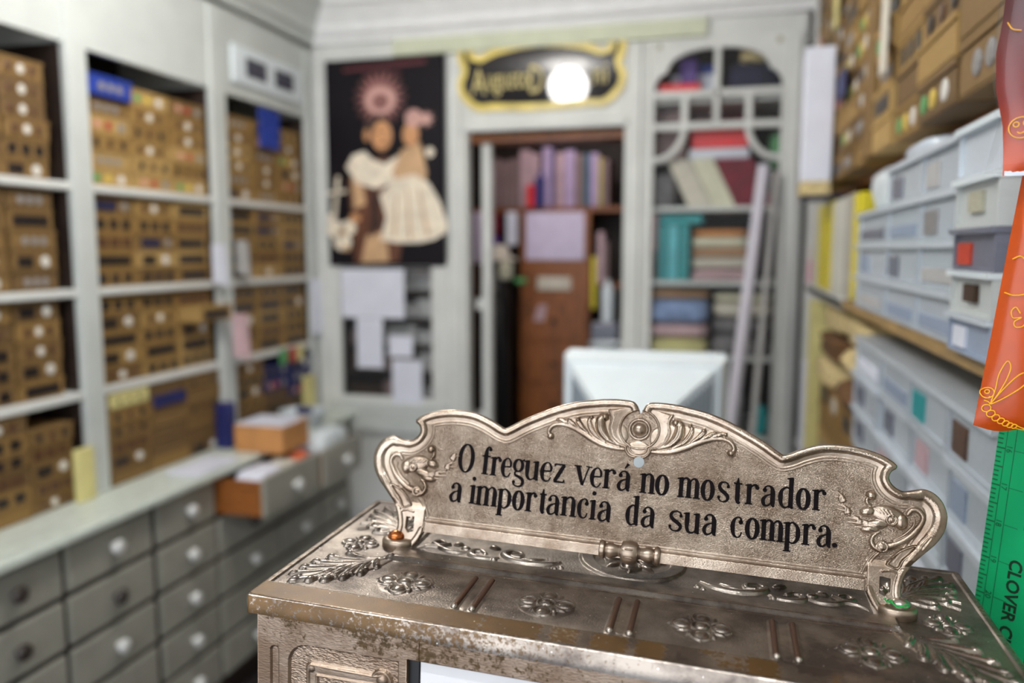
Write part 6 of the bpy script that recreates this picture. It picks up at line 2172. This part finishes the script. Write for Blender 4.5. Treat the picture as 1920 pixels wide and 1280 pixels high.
def pillow(name, left, right, y, thick, m, parent, seed=0, rows=40, cols=24, bulge=1.0):
    """sealed pouch: left/right are functions of the height fraction giving x; z runs bottom to top"""
    rr = random.Random(seed)
    ph = [rr.uniform(0, 6.28) for _ in range(5)]
    mb = MB()
    z0, z1 = left[0][1], left[-1][1]

    def edge(tab, z):
        return float(np.interp(z, [p[1] for p in tab], [p[0] for p in tab]))
    for side in (-1, 1):
        for i in range(rows + 1):
            t = i / rows
            for j in range(cols + 1):
                s = j / cols
                z = z0 + (z1 - z0) * t
                xl, xr = edge(left, z), edge(right, z)
                x = xl + (xr - xl) * s
                prof_ = max(0.0, (4 * s * (1 - s))) ** 0.42 * max(0.0, 4 * t * (1 - t)) ** 0.33
                wr = 0.10 * math.sin(26 * s + 9 * t + ph[0]) * (1 - t) ** 3 + 0.06 * math.sin(14 * t + 7 * s + ph[1])
                if abs(t) < 1e-6:
                    z += 0.0016 * math.sin(17 * s + ph[2]) - 0.004 * s
                mb.v.append((x, y + side * thick * prof_ * (bulge + wr) * 0.5, z))
    n = (rows + 1) * (cols + 1)
    for side in (0, 1):
        for i in range(rows):
            for j in range(cols):
                a = side * n + i * (cols + 1) + j
                f = (a, a + 1, a + cols + 2, a + cols + 1)
                mb.f.append(f if side == 0 else f[::-1])
    return mb.build(name, m, parent, True)


P1 = thing('orange_pouch', 'orange pouch printed with a yellow dragonfly, lower of the two hanging at right edge', 'pouch', (0.167, 0.60, 1.53))
pouch_L = [(0.0, 0.0), (0.0075, 0.065), (0.0135, 0.12), (0.0195, 0.172), (0.021, 0.185)]
pouch_R = [(0.105, -0.012), (0.105, 0.185)]
pb = pillow('pouch_body', pouch_L, [(0.105, 0.0), (0.105, 0.185)], 0.0, 0.022, M['pouch'], P1, 3)


def front_y(x, z, xl, xr, z0, z1, thick):
    s = min(1, max(0, (x - xl) / (xr - xl)))
    t = min(1, max(0, (z - z0) / (z1 - z0)))
    return -thick * 0.5 * (4 * s * (1 - s)) ** 0.42 * (4 * t * (1 - t)) ** 0.33 * 1.04 - 0.0006


def doodle(name, curves, parent, xl, xr, z0, z1, thick, r=0.00042):
    mb = MB()
    for pts in curves:
        c = catmull([(a * 0.001, b * 0.001) for a, b in pts], 6)
        # densified points follow the bulging front
        P = []
        for p in c:
            l = xl(p[1]) if callable(xl) else xl
            P.append((p[0], front_y(p[0], p[1], l, xr, z0, z1, thick), p[1]))
        mb.tube(P, r, 5)
    return mb.build(name, M['doodle'], parent, True)


def circ(cx, cz, r, n=10, a0=0.0, a1=2 * math.pi):
    return [(cx + r * math.cos(a0 + (a1 - a0) * k / n), cz + r * math.sin(a0 + (a1 - a0) * k / n)) for k in range(n + 1)]


def lskew(z):
    return float(np.interp(z, [p[1] for p in pouch_L], [p[0] for p in pouch_L]))


def sk(pts):
    # measured from the slanting left edge; restore the slant
    return [(a + 0.115 * b, b) for a, b in pts]


D = [sk([(6.2, 17.2), (7.2, 28), (7.4, 38), (10.3, 47), (13.0, 43), (12.0, 34), (9, 24), (6.4, 17.4)]),
     sk([(6.2, 17.2), (11, 27), (17.0, 36.5), (22, 40), (25.0, 36.5), (21.5, 30), (13, 22), (6.6, 17.2)]),
     sk(circ(3.4, 24.8, 3.6, 12)), sk(circ(3.1, 25.6, 1.3, 8)), sk([(2.2, 21.6), (4.2, 21.3), (5.2, 22.6)]), sk([(2.4, 19.5), (5.0, 18.6), (6.2, 17.0)])]
for (a, b, r) in ((4.6, 14.2, 2.5), (7.8, 10.7, 2.4), (11.2, 8.0, 2.2), (14.6, 6.0, 2.0), (17.8, 4.4, 1.9), (20.6, 3.2, 1.7), (23.2, 2.6, 1.5)):
    D.append(sk(circ(a, b, r, 10)))
D.append(sk([(24.2, 3.4), (29, 1.4), (32, 0.8), (29, 0.2), (24.4, 1.4)]))
D.append(sk([(1.5, 92.5), (7, 90.8), (14, 92.6), (18, 98), (24, 100)]))
D.append(sk([(2.2, 114.5), (6, 116.5), (9.6, 114), (11, 119), (14, 122), (20, 121)]))
D.append(sk([(12, 79), (9, 83), (7.0, 80.5), (8.5, 76), (13, 76.5), (9.6, 73.5), (11, 70), (15, 71), (16.5, 76), (19, 86), (18, 92)]))
D.append(sk([(10, 140), (14, 143), (13, 150), (17, 152), (22, 148), (20, 140), (26, 138)]))
doodle('yellow_print', D, P1, lskew, 0.105, 0.0, 0.185, 0.022)
P2 = thing('orange_pouch', 'deep red and orange pouch in clear wrap, upper of the two hanging at right edge', 'pouch', (0.175, 0.585, 1.70))
up_L = [(-0.0047, -0.001), (-0.0055, 0.015), (-0.0067, 0.0296), (-0.0118, 0.0515), (-0.0131, 0.0745), (-0.0105, 0.095), (-0.0095, 0.115), (-0.0095, 0.20)]
UR = [(0.095, -0.001), (0.095, 0.20)]
pillow('pouch_body', up_L, UR, 0.0, 0.018, M['pouch_grad'], P2, 5)
MB().box(-0.004, 0.09, -0.0008, 0.0008, -0.0022, 0.0008).build('white_seam', M['white_paper'], P2)

def l2(z):
    return float(np.interp(z, [p[1] for p in up_L], [p[0] for p in up_L]))


doodle('yellow_print', [circ(2.2, 27.2, 6.4, 16), circ(-0.6, 29.2, 1.5, 8), circ(4.8, 29.8, 1.7, 8), [(0.2, 24.6), (2.0, 23.6), (4.2, 24.8)], [(4.5, 21.4), (8.5, 18.0), (14, 19.5), (17, 25), (13, 31)],
                        [(-9.0, 92), (-6.5, 87.5), (-2, 86)], [(2, 68), (5, 64.5), (9, 66), (12, 62)]], P2, l2, 0.095, -0.001, 0.20, 0.021)
pillow('clear_wrap', [(-0.0156, -0.002), (-0.0125, 0.015), (-0.0085, 0.034), (-0.0135, 0.052), (-0.0150, 0.075), (-0.0130, 0.11), (-0.0125, 0.20)], [(0.10, -0.002), (0.10, 0.20)], 0.0, 0.026, M['wrap'], P2, 8, rows=50, cols=30)
